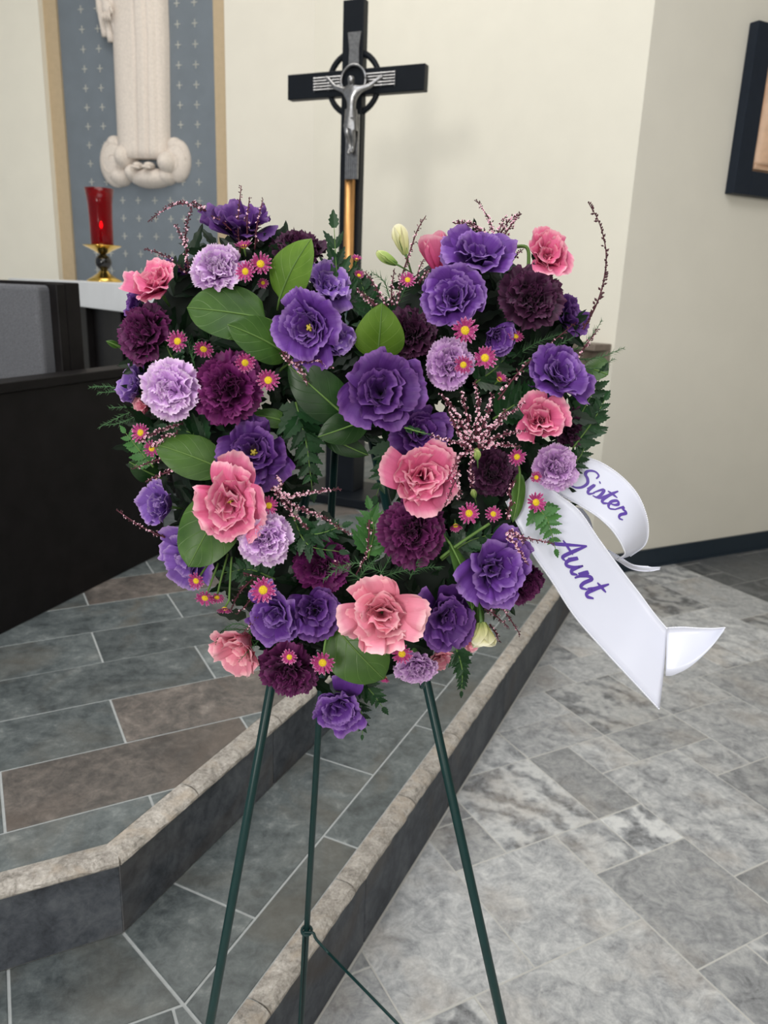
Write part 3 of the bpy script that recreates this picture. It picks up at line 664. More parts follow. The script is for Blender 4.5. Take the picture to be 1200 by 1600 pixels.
# ------------------------------------------------------------------ framed relief on the right wall
rn = np.array([WRN[0], WRN[1], 0]); ro = np.array([CV[0], CV[1], 0])
def rw(px, py): P = on_plane((px, py), ro, rn); return np.dot(P[:2]-CV, WR), P[2]
a0, zb0 = rw(1131, 303); a1_, zt0 = rw(1172, 36); a0 = (a0+a1_)/2
fr = tag(empty('framed_relief', (0, 0, 0)), 'tan carved wood relief in a wide dark frame on the right wall', 'framed relief')
p = CV+WR*a0; fr.location = (p[0], p[1], zb0); fr.rotation_euler = (0, 0, math.radians(27.4))
W_f, H_f, bw_ = .66, zt0-zb0, .105; D_f = .05
def fbox(name, x0, x1, z0, z1, y0, y1, mat, bv=.003):
    return local_box(name, x0, x1, z0, z1, -y1, -y0, mat, fr, bv)
fbox('frame_stile', 0, bw_, 0, H_f, .001, D_f, 'frame'); fbox('frame_stile', W_f-bw_, W_f, 0, H_f, .001, D_f, 'frame')
fbox('frame_rail', bw_, W_f-bw_, 0, bw_, .001, D_f, 'frame'); fbox('frame_rail', bw_, W_f-bw_, H_f-bw_, H_f, .001, D_f, 'frame')
fbox('relief_panel', bw_, W_f-bw_, bw_, H_f-bw_, .001, .028, 'tanwood', .001)
V = []; F = []; n = 26; x0, x1, z0, z1 = bw_+.035, W_f-bw_-.035, bw_+.03, H_f-bw_-.03
for cxx, zz0, zz1, w in ((.20, z0, z0+.42, .085), (.36, z0, z0+.52, .10), (.50, z0, z0+.40, .08)):
    V = []; F = []
    for j in range(n):
        t = j/(n-1); z = zz0+(zz1-zz0)*t; ww = w*(1-.35*t)*(1 if t < .8 else 1-.5*(t-.8)/.2)
        for i in range(15):
            u = i/14*2-1; d = .03+.035*math.sqrt(max(0, 1-u*u))+.006*math.sin(z*70+u*3)*(1-abs(u)); V.append((cxx+ww*u, -(d if abs(u) < 1 else .0275), z))
    for j in range(n-1):
        for i in range(14): a = j*15+i; F.append((a, a+1, a+16, a+15))
    F.append(tuple(range(14, -1, -1))); F.append(tuple((n-1)*15+i for i in range(15))); obj('carved_figure', V, F, MT['tanwood'], fr)
    mb = MB(); mb.ball((cxx, -.055, zz1+.03), (.032, .03, .042), 14, 10); mb.build('carved_head', MT['tanwood'], fr)
fbox('carved_ledge', bw_+.012, W_f-bw_-.012, bw_+.008, bw_+.032, .028, .05, 'tanwood', .006)

# ------------------------------------------------------------------ wooden ledge on the back wall
bo = np.array([CV[0], CV[1], 0]); bn = np.array([WBN[0], WBN[1], 0])
Pc = on_plane((962, 538), bo, bn); zs = Pc[2]
sh_ = tag(empty('wall_ledge', (CV[0], CV[1], zs)), 'grey brown wooden ledge on the back wall beside the corner', 'ledge')
o0 = CV+WB*.015; V, F = prism([o0, o0+WB*.9, o0+WB*.9+WBN*.13, o0+WBN*.13], zs-.03, zs); loc(bevel(obj('shelf_board', V, F, MT['shelfwood'], sh_, smooth=False), .004), sh_)
V, F = prism([o0, o0+WB*.9, o0+WB*.9+WBN*.03, o0+WBN*.03], zs-.11, zs-.0301); loc(bevel(obj('back_rail', V, F, MT['shelfwood'], sh_, smooth=False), .004), sh_)
for q in (.08, .78):
    V, F = prism([o0+WB*q+WBN*.03, o0+WB*(q+.03)+WBN*.03, o0+WB*(q+.03)+WBN*.10, o0+WB*q+WBN*.10], zs-.10, zs-.0301); loc(obj('bracket', V, F, MT['shelfwood'], sh_, smooth=False), sh_)

# ================================================================== the wreath: easel, ring, flowers
CAMR = np.array([1.0, 0, 0]); UP = np.array([0, LEAN*.9, 1.0]); UP /= np.linalg.norm(UP); TOW = np.array([0, -1.0, .20]); TOW /= np.linalg.norm(TOW)
def facing(ax, ay): d = TOW+ax*CAMR+ay*UP; return d/np.linalg.norm(d)
def quat(d, roll): return Vector(d).to_track_quat('Z', 'Y') @ Quaternion((0, 0, 1), roll)

# ------------------------------------------------------------------ wire easel
apex = on_y((533, 468), .90); FY = .62
def leg_at(pxa, pya, slope, z, apexp):             # the foot: where the leg's picture line meets the level z at depth FY
    row = None; lo, hi = 1500, 2600
    for _ in range(50):
        m_ = (lo+hi)/2; P = on_y((pxa+slope*(m_-pya), m_), FY)
        if P[2] > z: lo = m_
        else: hi = m_
    return P
footR = leg_at(667, 1070, .2226, .006, apex); footL = leg_at(424, 1070, -.1811, .006, apex)
footB = on_z((464, 1712), .006); topB = on_y((527, 640), .885)
topB = footB+(topB-footB)*1.0
es = tag(empty('wire_easel', (apex[0], .75, 0)), 'dark green three-legged wire easel holding up the flower heart', 'easel')
def wpart(o, r): o.location = -Vector(r.location); return o
for a, b in ((apex, footR), (apex, footL)):
    mb = MB(); d = b-a; mb.tube([a-d*.004, b], .0056, 12); mb.ball(b+np.array([0, 0, .004]), .0095, 10, 8); wpart(mb.build('leg', MT['easel'], es), es)
mb = MB(); mb.tube([topB, footB], .0046, 12); mb.ball(footB+np.array([0, 0, .003]), .0085, 10, 8); wpart(mb.build('rear_leg', MT['easel'], es), es)
def on_leg(a, b, z): t = (z-a[2])/(b[2]-a[2]); return a+(b-a)*t
hk = on_leg(topB, footB, on_y((485, 1450), .962)[2]); hz_ = hk[2]
rl = on_leg(apex, footR, .32)
mb = MB(); mb.tube([hk+np.array([.0075*math.cos(a), .0075*math.sin(a), .002*math.sin(a)]) for a in np.linspace(0, 2*math.pi, 17)], .0024, 8)
mb.tube(smooth_line([hk+np.array([-.006, -.004, 0]), hk+np.array([.010, -.006, .002]), hk+np.array([.016, -.012, -.004]), hk+(rl-hk)*.12], 4), .0022, 8); mb.tube([hk+(rl-hk)*.12, rl], .0022, 8); wpart(mb.build('brace_wire', MT['easel'], es), es)
low = on_y((464, 1690), .97); mb = MB(); mb.tube(smooth_line([hk+np.array([-.004, -.007, -.002]), hk+(low-hk)*.3+np.array([-.003, -.003, 0]), low], 5), .0022, 8); wpart(mb.build('loose_brace_wire', MT['easel'], es), es)
cl_, cr_ = on_leg(apex, footL, .93), on_leg(apex, footR, .93); mb = MB(); mb.tube([cl_, cr_], .004, 8)
for c_ in (cl_, cr_): mb.tube(smooth_line([c_, c_+np.array([0, -.05, -.01]), c_+np.array([0, -.06, .02])], 4), .003, 8)
wpart(mb.build('rest_bar', MT['easel'], es), es)

# ------------------------------------------------------------------ heart ring: foam and shaded greenery
OUT = [(545, 1085), (640, 1045), (735, 985), (815, 905), (862, 810), (882, 700), (900, 590), (890, 490), (850, 430), (800, 400), (740, 385), (690, 400), (650, 440), (615, 480), (575, 495), (535, 450), (490, 400), (430, 385), (360, 375), (300, 395), (245, 430), (212, 490), (205, 570), (215, 650), (236, 740), (262, 815), (312, 885), (372, 950), (418, 1010), (470, 1055)]
HOLE = [(500, 672), (540, 690), (603, 712), (612, 745), (604, 790), (578, 832), (545, 838), (512, 800), (494, 765), (497, 715)]
def inside(p, poly):
    x, y = p; c = False; n = len(poly)
    for i in range(n):
        (x1, y1), (x2, y2) = poly[i], poly[(i+1) % n]
        if (y1 > y) != (y2 > y) and x < (x2-x1)*(y-y1)/(y2-y1)+x1: c = not c
    return c
WC = wreath_pt(545, 740, 0)
wr = tag(empty('heart_wreath_base', tuple(WC)), 'dark green foliage base of the heart shaped flower wreath on the easel', 'wreath')
CEN = [(545, 960), (640, 930), (715, 870), (752, 790), (772, 690), (800, 590), (790, 500), (735, 465), (680, 500), (640, 560), (590, 610), (530, 600), (470, 540), (420, 480), (350, 460), (300, 510), (300, 600), (330, 690), (350, 780), (400, 870), (470, 930)]
def ring_tube(pts, rad, name, mat):
    C_ = smooth_line(pts+[pts[0]], 4)[:-1]; Pw = [wreath_pt(x, y, -.012) for x, y in C_]; n = len(Pw); V = []; F = []; m = 12
    nn = np.array([0, 1.0, -LEAN]); nn /= np.linalg.norm(nn)
    for i in range(n):
        t = Pw[(i+1) % n]-Pw[i-1]; t /= np.linalg.norm(t); b = np.cross(t, nn)
        for j in range(m): a = 2*math.pi*j/m; V.append(Pw[i]+b*rad*1.25*math.cos(a)+nn*rad*.62*math.sin(a))
    for i in range(n):
        for j in range(m): F.append((i*m+j, i*m+(j+1) % m, ((i+1) % n)*m+(j+1) % m, ((i+1) % n)*m+j))
    return wpart(obj(name, V, F, MT[mat], wr), wr)
ring_tube(CEN, .040, 'foam_ring', 'foam')

def leaflet_geo(B, T, N, w, teeth=5, fold=.18, curl=.0):
    """serrated leaflet from B to T, facing N, half width w"""
    B, T, N = map(lambda a: np.array(a, float), (B, T, N)); d = T-B; L = np.linalg.norm(d); d /= L; N = N-d*np.dot(N, d); N /= (np.linalg.norm(N)+1e-9); S = np.cross(d, N)
    m = teeth*2+1; V = []; uv = []; F = []
    for k in range(m+1):
        s = k/m; prof = (math.sin(math.pi*min(1, s*.93+.07)**.75))*(1.18 if k % 2 == 0 else .86) if k < m else 0
        fw = .04 if k % 2 else 0.0
        c = B+d*L*s+N*(-curl*L*s*s); V += [c, c+S*w*prof+d*L*fw*-1+N*fold*w*prof, c-S*w*prof+d*L*fw*-1+N*fold*w*prof]; uv += [(.5, s), (1, s), (0, s)]
    for k in range(m):
        a = 3*k; F += [(a, a+3, a+4, a+1), (a, a+2, a+5, a+3)]
    return V, F, uv
mb = MB(); cnt = 0
R3 = random.Random(11)
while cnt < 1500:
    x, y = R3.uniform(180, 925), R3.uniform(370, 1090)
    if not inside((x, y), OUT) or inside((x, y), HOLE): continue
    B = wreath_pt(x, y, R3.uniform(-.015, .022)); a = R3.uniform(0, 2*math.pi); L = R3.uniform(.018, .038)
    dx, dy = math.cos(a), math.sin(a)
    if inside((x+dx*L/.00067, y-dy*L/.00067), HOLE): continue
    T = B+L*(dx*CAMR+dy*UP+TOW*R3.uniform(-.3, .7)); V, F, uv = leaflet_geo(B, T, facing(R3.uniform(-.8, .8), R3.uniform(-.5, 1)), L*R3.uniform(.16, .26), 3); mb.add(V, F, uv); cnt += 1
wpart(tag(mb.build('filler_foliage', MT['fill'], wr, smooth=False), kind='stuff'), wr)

# ------------------------------------------------------------------ petals
def petal(L, W, th0, th1, az, r0=.02, z0=0.0, ruf=.05, frq=5.0, cup=.5, rnd=.22, tooth=0.0, ns=8, nt=9, p=1.3, base=.25, rr=None, twist=0):
    rr = rr or rng
    s = np.linspace(0, 1, ns+1)[:, None]; t = np.linspace(-1, 1, nt)[None, :]
    zig = (np.abs((np.arange(nt) % 2))[None, :]*2-1)*tooth+rr.normal(0, 1, (1, nt))*tooth*.5
    se = s*(1-rnd*t**2*s)+zig*s**3
    sf = np.linspace(0, 1.15, 40); th = th0+(th1-th0)*np.clip(sf, 0, 1.2)**p
    rc = r0+np.concatenate([[0], np.cumsum(np.sin((th[1:]+th[:-1])/2)*np.diff(sf))])*L; zc_ = z0+np.concatenate([[0], np.cumsum(np.cos((th[1:]+th[:-1])/2)*np.diff(sf))])*L
    r = np.interp(se, sf, rc); z = np.interp(se, sf, zc_); thv = np.interp(se, sf, th)
    wid = W*(base+(1-base)*np.sin(np.clip(se, 0, 1)*math.pi*.56)**.9)
    x = wid*t*np.ones_like(s)
    Rc = np.maximum(W*.45, (r+.25*W)/max(cup, .05)); an = np.clip(x/Rc, -2.2, 2.2); lat = Rc*np.sin(an); inw = Rc*(1-np.cos(an))*(1 if cup > .1 else 0)
    ph, ph2 = rr.uniform(0, 6.3, 2); A = ruf*np.clip(s, 0, 1)**2.2
    nn = inw*np.clip(1-s*.35, 0, 1)+A*(np.sin(frq*t+ph)+.6*np.sin(2.1*frq*t+ph2)+.5*np.sin(7*s+ph))+rr.normal(0, ruf*.10, (ns+1, nt))*s
    lat = lat+A*.45*np.cos(frq*1.3*t+ph2)
    rr_ = r-np.cos(thv)*nn; zz = z+np.sin(thv)*nn; a0 = az+twist*s
    ca, sa = np.cos(a0), np.sin(a0)
    X = rr_*ca-lat*sa; Y = rr_*sa+lat*ca
    V = np.stack([X, Y, zz], -1).reshape(-1, 3)
    F = [(i*nt+j, i*nt+j+1, (i+1)*nt+j+1, (i+1)*nt+j) for i in range(ns) for j in range(nt-1)]
    uv = np.stack([np.broadcast_to((t+1)/2, (ns+1, nt)), np.broadcast_to(s, (ns+1, nt))], -1).reshape(-1, 2)
    return V, F, uv
def flower_root(name, label, cat, group, px, py, ax, ay, off, roll, back):
    d = facing(ax, ay); P = wreath_pt(px, py, off)-d*back; return tag(empty(name, tuple(P), quat(d, roll)), label, cat, group)
def sepals(root, R, n=5, L=.55, mat='calyx', th=(2.2, 1.5)):
    mb = MB()
    for i in range(n):
        V, F, uv = petal(L*R, .09*R, .9, .7, i*2*math.pi/n+.3, .03*R, -.06*R, .01*R, 2, .2, .9, ns=5, nt=3); mb.add(V, F, uv)
    mb.tube([(0, 0, -.02*R), (0, 0, -.12*R), (.02*R, 0, -.55*R)], [.09*R, .06*R, .035*R], 8)
    return mb.build('calyx', MT[mat], root)
def lisianthus(label, px, py, w, ax=0, ay=.25, off=.05, mat='lis', op=1.0, group='purple lisianthus blooms', seed=0, name='lisianthus_bloom', eye=False, ruf=1.0, sy=1, throat=False):
    rr = np.random.default_rng(1000+seed+int(px*7+py)); P = wreath_pt(px, py, off); R = w/2*px_size(P)*1.06
    root = flower_root(name, label, 'flower', group, px, py, ax, ay, off, rr.uniform(0, 6.28), R*.42)
    lay = [(3, .46, .26, .02, .26, 1.2), (4, .62, .32, .10, .58, .95), (5, .82, .40, .26, .98, .6), (5, .98, .46, .44, 1.30, .4), (4, 1.08, .50, .62, 1.66, .3)]
    if sy != 1: root.rotation_quaternion = quat(facing(ax, ay), 0); root.scale = (1, sy, 1)
    if throat: lay = [(4, .66, .36, .16, .50, 1.0), (4, .76, .40, .22, .74, .8)]+lay[2:]
    for li, (n, L, W, a, b, cup) in enumerate(lay):
        a *= .5+.5*op; b *= op
        o = rr.uniform(0, 6.28)
        for i in range(n):
            az = o+2*math.pi*i/n+rr.normal(0, .2)
            V, F, uv = petal(L*R*rr.uniform(.84, 1.08), W*R*rr.uniform(.85, 1.15), a+rr.normal(0, .09), b+rr.normal(0, .22)*(.5+li*.22), az, .04*R+.010*R*li, rr.normal(0, .02)*R, R*ruf*rr.uniform(.05, .105), rr.uniform(2.6, 5.5), cup*rr.uniform(.6, 1.4), rr.uniform(.10, .24), .016, 10, 15, rr.uniform(1.0, 1.9), .26, rr, rr.normal(0, .3))
            if li: V = V+np.array([rr.normal(0, .03), rr.normal(0, .03), rr.normal(0, .02)])*R
            obj('petal', V, F, MT[mat], root, uv=uv)
    if eye:
        mb = MB(); mb.tube([(0, 0, .05*R), (0, 0, .26*R)], [.05*R, .035*R], 7)
        for q in range(5): mb.ball((.07*R*math.cos(q*1.257), .07*R*math.sin(q*1.257), .26*R), .035*R, 6, 5)
        mb.ball((0, 0, .30*R), (.06*R, .05*R, .03*R), 8, 6); mb.build('pistil', MT['pistil'], root)
    sepals(root, R); return root
def carnation(label, px, py, w, ax=0, ay=.25, off=.05, mat='car', group='dark carnations', seed=0, sy=1):
    rr = np.random.default_rng(2000+seed+int(px*7+py)); P = wreath_pt(px, py, off); R = w/2*px_size(P)*1.04
    root = flower_root('carnation_bloom', label, 'flower', group, px, py, ax, ay, off, rr.uniform(0, 6.28), R*.40)
    if sy != 1: root.rotation_quaternion = quat(facing(ax, ay), 0); root.scale = (1, sy, 1)
    lay = [(8, .98, .44, .75, 1.62, .2), (8, .94, .42, .5, 1.28, .25), (8, .90, .38, .3, .92, .3)]
    for li, (n, L, W, a, b, cup) in enumerate(lay):
        o = rr.uniform(0, 6.28)
        for i in range(n):
            V, F, uv = petal(L*R*rr.uniform(.92, 1.07), W*R*rr.uniform(.9, 1.1), a+rr.normal(0, .08), b+rr.normal(0, .14), o+2*math.pi*i/n+rr.normal(0, .12), .04*R, 0, R*rr.uniform(.06, .11), rr.uniform(3.2, 6.5), cup, .16, .026, 6, 19, 1.2, .16, rr, rr.normal(0, .15))
            obj('petal', V, F, MT[mat], root, uv=uv)
    mb = MB()
    for i in range(18):
        q = (i+.5)/18; ang = i*2.399; r_ = .20*R*math.sqrt(q)
        V, F, uv = petal(.84*R*rr.uniform(.86, 1.04), .25*R*rr.uniform(.8, 1.2), .02+.15*q, .14+.52*q+rr.normal(0, .1), rr.uniform(0, 6.28), 0, 0, R*rr.uniform(.07, .12), rr.uniform(3, 6.5), .3, .14, .035, 5, 17, 1.2, .16, rr, rr.normal(0, .5))
        V = V+np.array([r_*math.cos(ang), r_*math.sin(ang), 0]); mb.add(V, F, uv)
    mb.build('inner_petals', MT[mat], root)
    mb = MB(); mb.tube([(0, 0, .12*R), (0, 0, -.18*R), (0, 0, -.42*R), (.02*R, 0, -.7*R)], [.17*R, .17*R, .12*R, .045*R], 10); mb.build('calyx', MT['calyx'], root); return root
def daisy(label, px, py, w, ax=0, ay=.2, off=.07, op=1.0, stem=None, seed=0):
    rr = np.random.default_rng(3000+seed+int(px*7+py)); P = wreath_pt(px, py, off); R = w/2*px_size(P)
    root = flower_root('daisy_bloom', label, 'flower', 'small magenta daisies', px, py, ax, ay, off, rr.uniform(0, 6.28), R*.15)
    mb = MB()
    for n, L, a0_, b0_, z in ((16, .80, 1.15, 1.52, 0), (12, .64, .8, 1.25, .03)):
        o = rr.uniform(0, 6.3)
        for i in range(n):
            V, F, uv = petal(L*R*rr.uniform(.88, 1.1), .098*R, a0_*op, (b0_+rr.normal(0, .1))*op, o+2*math.pi*i/n+rr.normal(0, .06), .22*R, z*R, .012*R, 2, .05, .2, 0, 4, 3, 1.2, .6, rr); mb.add(V, F, uv)
    tag(mb.build('ray_petals', MT['daisy'], root), kind='stuff')
    mb = MB(); mb.ball((0, 0, .06*R), (.33*R, .33*R, .16*R), 14, 8)
    for i in range(34):
        q = (i+.5)/34; r_ = .30*R*math.sqrt(q); a = i*2.399; mb.ball((r_*math.cos(a), r_*math.sin(a), .06*R+.15*R*math.sqrt(max(0, 1-(r_/(.34*R))**2))), .042*R, 5, 4)
    mb.build('flower_disc', MT['disc'], root)
    if stem:
        S = smooth_line([wreath_pt(*q) for q in stem], 4); M_ = root.rotation_quaternion.to_matrix().transposed(); V = [np.array(M_ @ (Vector(s_)-root.location)) for s_ in S]
        mb = MB(); mb.tube(V+[np.array([0, 0, -.02*R])], .0011, 7); mb.build('stem', MT['stem'], root)
    else:
        mb = MB(); mb.tube([(0, 0, .0), (0, 0, -.25*R), (0, 0, -.9*R)], [.2*R, .12*R, .06*R], 7); mb.build('stem', MT['stem'], root)
    return root
def bud(label, px, py, tx, ty, w, off=.05, mat='cream', name='lisianthus_bud', group=None, n=4, op=.25):
    """closed bud with its base at (px, py) and its tip at (tx, ty)"""
    rr = np.random.default_rng(int(px*3+py)); B = wreath_pt(px, py, off); T = wreath_pt(tx, ty, off+.008); d = T-B; L = np.linalg.norm(d); R = w/2*px_size(B)
    root = tag(empty(name, tuple(B), quat(d/L, rr.uniform(0, 6))), label, 'flower bud', group)
    for i in range(n):
        V, F, uv = petal(L*1.0, R*1.25, .42, -.42+op, i*2*math.pi/n, .12*R, 0, R*.10, 2.5, .9, .35, 0, 9, 9, .9, .35, rr, .5); obj('petal', V, F, MT[mat], root, uv=uv)
    mb = MB()
    for i in range(5):
        V, F, uv = petal(L*.62, R*.16, .55, -.15, i*1.257, .12*R, -.02*L, 0, 1, .2, .9, 0, 5, 3); mb.add(V, F, uv)
    mb.tube([(0, 0, .05*L), (0, 0, -.1*L), (0, 0, -.8*L)], [.22*R, .16*R, .1*R], 8); mb.build('calyx', MT['calyx'], root); return root

# ------------------------------------------------------------------ leaves, ferns, feathery sprays, heather
def broad_leaf(label, base, tip, w, mat='leafm', ax=0, ay=.3, fold=.16, curl=.12, wav=.03, ovate=.9, rd=.62):
    B, T = wreath_pt(*base), wreath_pt(*tip); rr = np.random.default_rng(int(base[0]*5+base[1])); d = T-B; L = np.linalg.norm(d); d = d/L
    N = facing(ax, ay); N = N-d*np.dot(N, d); N /= np.linalg.norm(N); S = np.cross(d, N); hw = w/2*px_size((B+T)/2)
    root = tag(empty('salal_leaf', tuple(B)), label, 'leaf', 'broad green leaves'); ns, nt = 16, 11; V = []; uv = []
    ph = rr.uniform(0, 6)
    for i in range(ns+1):
        s = i/ns; pr = math.sin(math.pi*s**ovate)**rd*(1-.12*s) if 0 < s < 1 else 0.0
        if s > .86: pr *= 1-.30*((s-.86)/.14)
        for j in range(nt):
            t = j/(nt-1)*2-1; hgt = hw*pr*(fold*abs(t)-fold*.9*t*t)+L*wav*math.sin(6*s+2.2*t+ph)*abs(t)*.6+curl*L*(math.sin(math.pi*s)*.6-.25*s*s)
            V.append(d*L*s+S*hw*pr*t+N*hgt); uv.append((j/(nt-1), s))
    F = [(i*nt+j, i*nt+j+1, (i+1)*nt+j+1, (i+1)*nt+j) for i in range(ns) for j in range(nt-1)]
    bl = obj('blade', V, F, MT[mat], root, uv=uv)
    md = [np.array(V[i*nt+nt//2])+N*.0003 for i in range(ns+1)]; mb = MB(); mb.tube([-d*.012-N*.006]+md, [.0013]+[.0011*(1-.8*i/ns)+.0002 for i in range(ns+1)], 6); mb.build('midrib', MT['stem'], bl); return root
def fern(label, pts, w, n=8, mat='fern', ax=0, ay=.2, wl=.24, name='fern_frond', ang=.95):
    S = smooth_line([wreath_pt(*p) for p in pts], 8); rr = np.random.default_rng(int(pts[0][0]*5+pts[0][1])); root = tag(empty(name, tuple(S[0])), label, 'fern', 'fern fronds')
    B0 = S[0]; m = len(S); k = px_size(S[0]); mb = MB(); mb.tube([p-B0 for p in S], [.0012*(1-.75*i/m) for i in range(m)], 6); mb.build('rachis', MT['stem'], root)
    N = facing(ax, ay)
    for i in range(n):
        s = .10+.86*i/n; q = s*(m-1); i0 = int(q); c = S[i0]+(S[min(i0+1, m-1)]-S[i0])*(q-i0); d = S[min(i0+1, m-1)]-S[i0]; d /= np.linalg.norm(d)
        for sd in (-1, 1):
            S_ = np.cross(d, N)*sd; S_ /= np.linalg.norm(S_); L = w*k*(1.05-.72*s)*rr.uniform(.88, 1.1); a = ang-.25*s+rr.normal(0, .08)
            dr = d*math.cos(a)+S_*math.sin(a)+N*rr.uniform(-.2, .25); V, F, uv = leaflet_geo(c-B0, c-B0+dr*L, N+rr.normal(0, .25, 3), L*wl, 5, .2, rr.uniform(0, .15)); obj('leaflet', V, F, MT[mat], root, smooth=False, uv=uv)
    d = S[-1]-S[-3]; d /= np.linalg.norm(d); V, F, uv = leaflet_geo(S[-1]-B0, S[-1]-B0+d*w*k*.45, N, w*k*.12, 4); obj('leaflet', V, F, MT[mat], root, smooth=False, uv=uv); return root
def feathery(label, stems, nl=13, mat='asp', dens=1.0):
    S0 = wreath_pt(*stems[0][0]); root = tag(empty('asparagus_fern', tuple(S0)), label, 'fern', 'feathery fern sprays'); rr = np.random.default_rng(int(stems[0][0][0]*5+stems[0][0][1])); ms = MB(); mn = MB()
    for st_ in stems:
        S = smooth_line([wreath_pt(*p) for p in st_], 10); m = len(S); ms.tube([p-S0 for p in S], [.0007*(1-.7*i/m) for i in range(m)], 5); k = px_size(S[0])
        tot = sum(np.linalg.norm(S[i+1]-S[i]) for i in range(m-1)); nn = int(tot/.0011*dens)
        for i in range(nn):
            s = .06+.94*i/nn; q = s*(m-1); i0 = min(int(q), m-2); c = S[i0]+(S[i0+1]-S[i0])*(q-i0)-S0; d = S[i0+1]-S[i0]; d /= np.linalg.norm(d)
            sd = rr.normal(0, 1, 3); sd -= d*np.dot(sd, d); sd /= np.linalg.norm(sd); L = nl*k*(1.1-.65*s)*rr.uniform(.6, 1.15); dr = d*.75+sd*.8; dr /= np.linalg.norm(dr); b = np.cross(dr, TOW); b /= np.linalg.norm(b); e = np.cross(dr, b)
            w = .00032; mn.add([c-b*w, c+b*w, c+e*w, c+dr*L], [(0, 1, 3), (1, 2, 3), (2, 0, 3)])
    ms.build('stem', MT['asp'], root); tag(mn.build('needles', MT[mat], root, smooth=False), kind='stuff'); return root
def heather(label, stems, dens=1.0, size=1.0, bare=0.0, dark=.25, spread=1.0):
    """wiry maroon stem set with tiny pale star florets; each stem a list of (px, py, off)"""
    S0 = wreath_pt(*stems[0][0]); root = tag(empty('heather_sprig', tuple(S0)), label, 'flower sprig', 'pale pink heather sprigs'); rr = np.random.default_rng(int(stems[0][0][0]*5+stems[0][0][1])); ms = MB(); mf = MB()
    for st_ in stems:
        S = smooth_line([wreath_pt(*p) for p in st_], 8); m = len(S); ms.tube([p-S0 for p in S], [.0010*(1-.6*i/m) for i in range(m)], 5)
        tot = sum(np.linalg.norm(S[i+1]-S[i]) for i in range(m-1)); nn = int(tot/.0016*dens)
        for i in range(nn):
            s = bare+(1-bare)*(i+.5)/nn; q = s*(m-1); i0 = min(int(q), m-2); c = S[i0]+(S[i0+1]-S[i0])*(q-i0)-S0; d = S[i0+1]-S[i0]; d /= np.linalg.norm(d)
            sd = rr.normal(0, 1, 3)+TOW*.8; sd -= d*np.dot(sd, d); sd /= np.linalg.norm(sd); ax_ = sd*.85+d*.45; ax_ /= np.linalg.norm(ax_)
            h = rr.uniform(.0018, .0042)*spread*(1.1-.5*s); r_ = .00134*size*rr.uniform(.8, 1.2)*(1.1-.35*s); u = np.cross(ax_, (0.3, .2, 1)); u /= np.linalg.norm(u); v = np.cross(ax_, u); o = c+ax_*h
            mf.tube([c, o-ax_*r_*.9], [.0002, .0003], 3, 1, False)
            dk = rr.random() < dark+.14+(.5 if s > .86 else 0)
            mf.add([o-ax_*r_*1.2]+[o+r_*.62*(u*math.cos(a)+v*math.sin(a)) for a in np.arange(5)*1.2566], [(0, 1+(a+1) % 5, 1+a) for a in range(5)], m=3 if dk else 1)
            if dk: mf.add([o+ax_*r_*1.1]+[o+r_*.62*(u*math.cos(a)+v*math.sin(a)) for a in np.arange(5)*1.2566], [(0, 1+a, 1+(a+1) % 5) for a in range(5)], m=3)
            else:
                P_ = []; 
                for a in range(10): f = 1.0 if a % 2 == 0 else .62; P_.append(o+r_*f*(u*math.cos(a*.6283)+v*math.sin(a*.6283))+ax_*r_*(.45 if a % 2 == 0 else .2))
                mf.add([o+r_*.4*(u*math.cos(a*.6283)+v*math.sin(a*.6283))+ax_*r_*.12 for a in range(10)]+P_, [(a, (a+1) % 10, 10+(a+1) % 10, 10+a) for a in range(10)], m=0)
                mf.add([o-ax_*r_*.1]+[o+r_*.4*(u*math.cos(a*.6283)+v*math.sin(a*.6283))+ax_*r_*.12 for a in range(10)], [(0, 1+a, 1+(a+1) % 10) for a in range(10)], m=2)
    ms.build('stem', MT['hstem'], root); tag(mf.build('florets', None, root, smooth=False, mats=[MT['hflo'], MT['hcal'], MT['heye'], MT['hdark']]), kind='stuff'); return root

# ================================================================== the flowers, one by one
PU = 'purple lisianthus blooms'; PK = 'pink lisianthus blooms'; LV = 'lavender carnations'; DK = 'dark plum carnations'
L_ = lisianthus
L_('purple ruffled bloom at the top of the left lobe, seen from its side', 375, 352, 122, .1, 1.6, .02, 'lisd', .95, PU)
L_('purple bloom with open dark throat beside the bright green upright leaf', 480, 512, 120, -.3, -.2, .075, 'lis', 1.0, PU, eye=True, throat=True)
L_('violet bloom rising behind the bright green upright leaf', 514, 445, 92, .5, .5, .04, 'lisl', .9, PU)
L_('small violet rosette touching the right side of the open throated bloom', 527, 528, 72, .4, -.1, .06, 'lisl', .75, PU)
L_('largest deep purple bloom in the middle between the two lobes', 596, 610, 138, .05, .05, .085, 'lisd', 1.0, PU, throat=True)
L_('wide violet bloom at the top of the right lobe, facing upwards', 745, 398, 122, .0, .85, .05, 'lis', 1.0, PU)
L_('purple bloom with a deep centre just below the top right bloom', 708, 465, 114, -.15, .1, .075, 'lis', .95, PU, throat=True)
L_('narrow half open purple bloom under the dark carnation of the right lobe', 776, 525, 66, .35, -.3, .055, 'lis', .6, PU)
L_('purple bloom half hidden at the outer edge behind the dark right carnation', 888, 492, 78, .8, .4, .02, 'lisd', .8, PU)
L_('violet bloom tilted up at the right edge above the pink rose shaped bloom', 873, 585, 118, .25, .45, .06, 'lis', .95, PU, throat=True)
L_('purple bloom tucked above the pink bloom right of the hole', 657, 677, 98, .15, .1, .05, 'lisd', .9, PU)
L_('purple bloom with a yellow eye above the large left pink bloom', 396, 706, 122, .1, .15, .06, 'lisd', 1.05, PU, eye=True, throat=True)
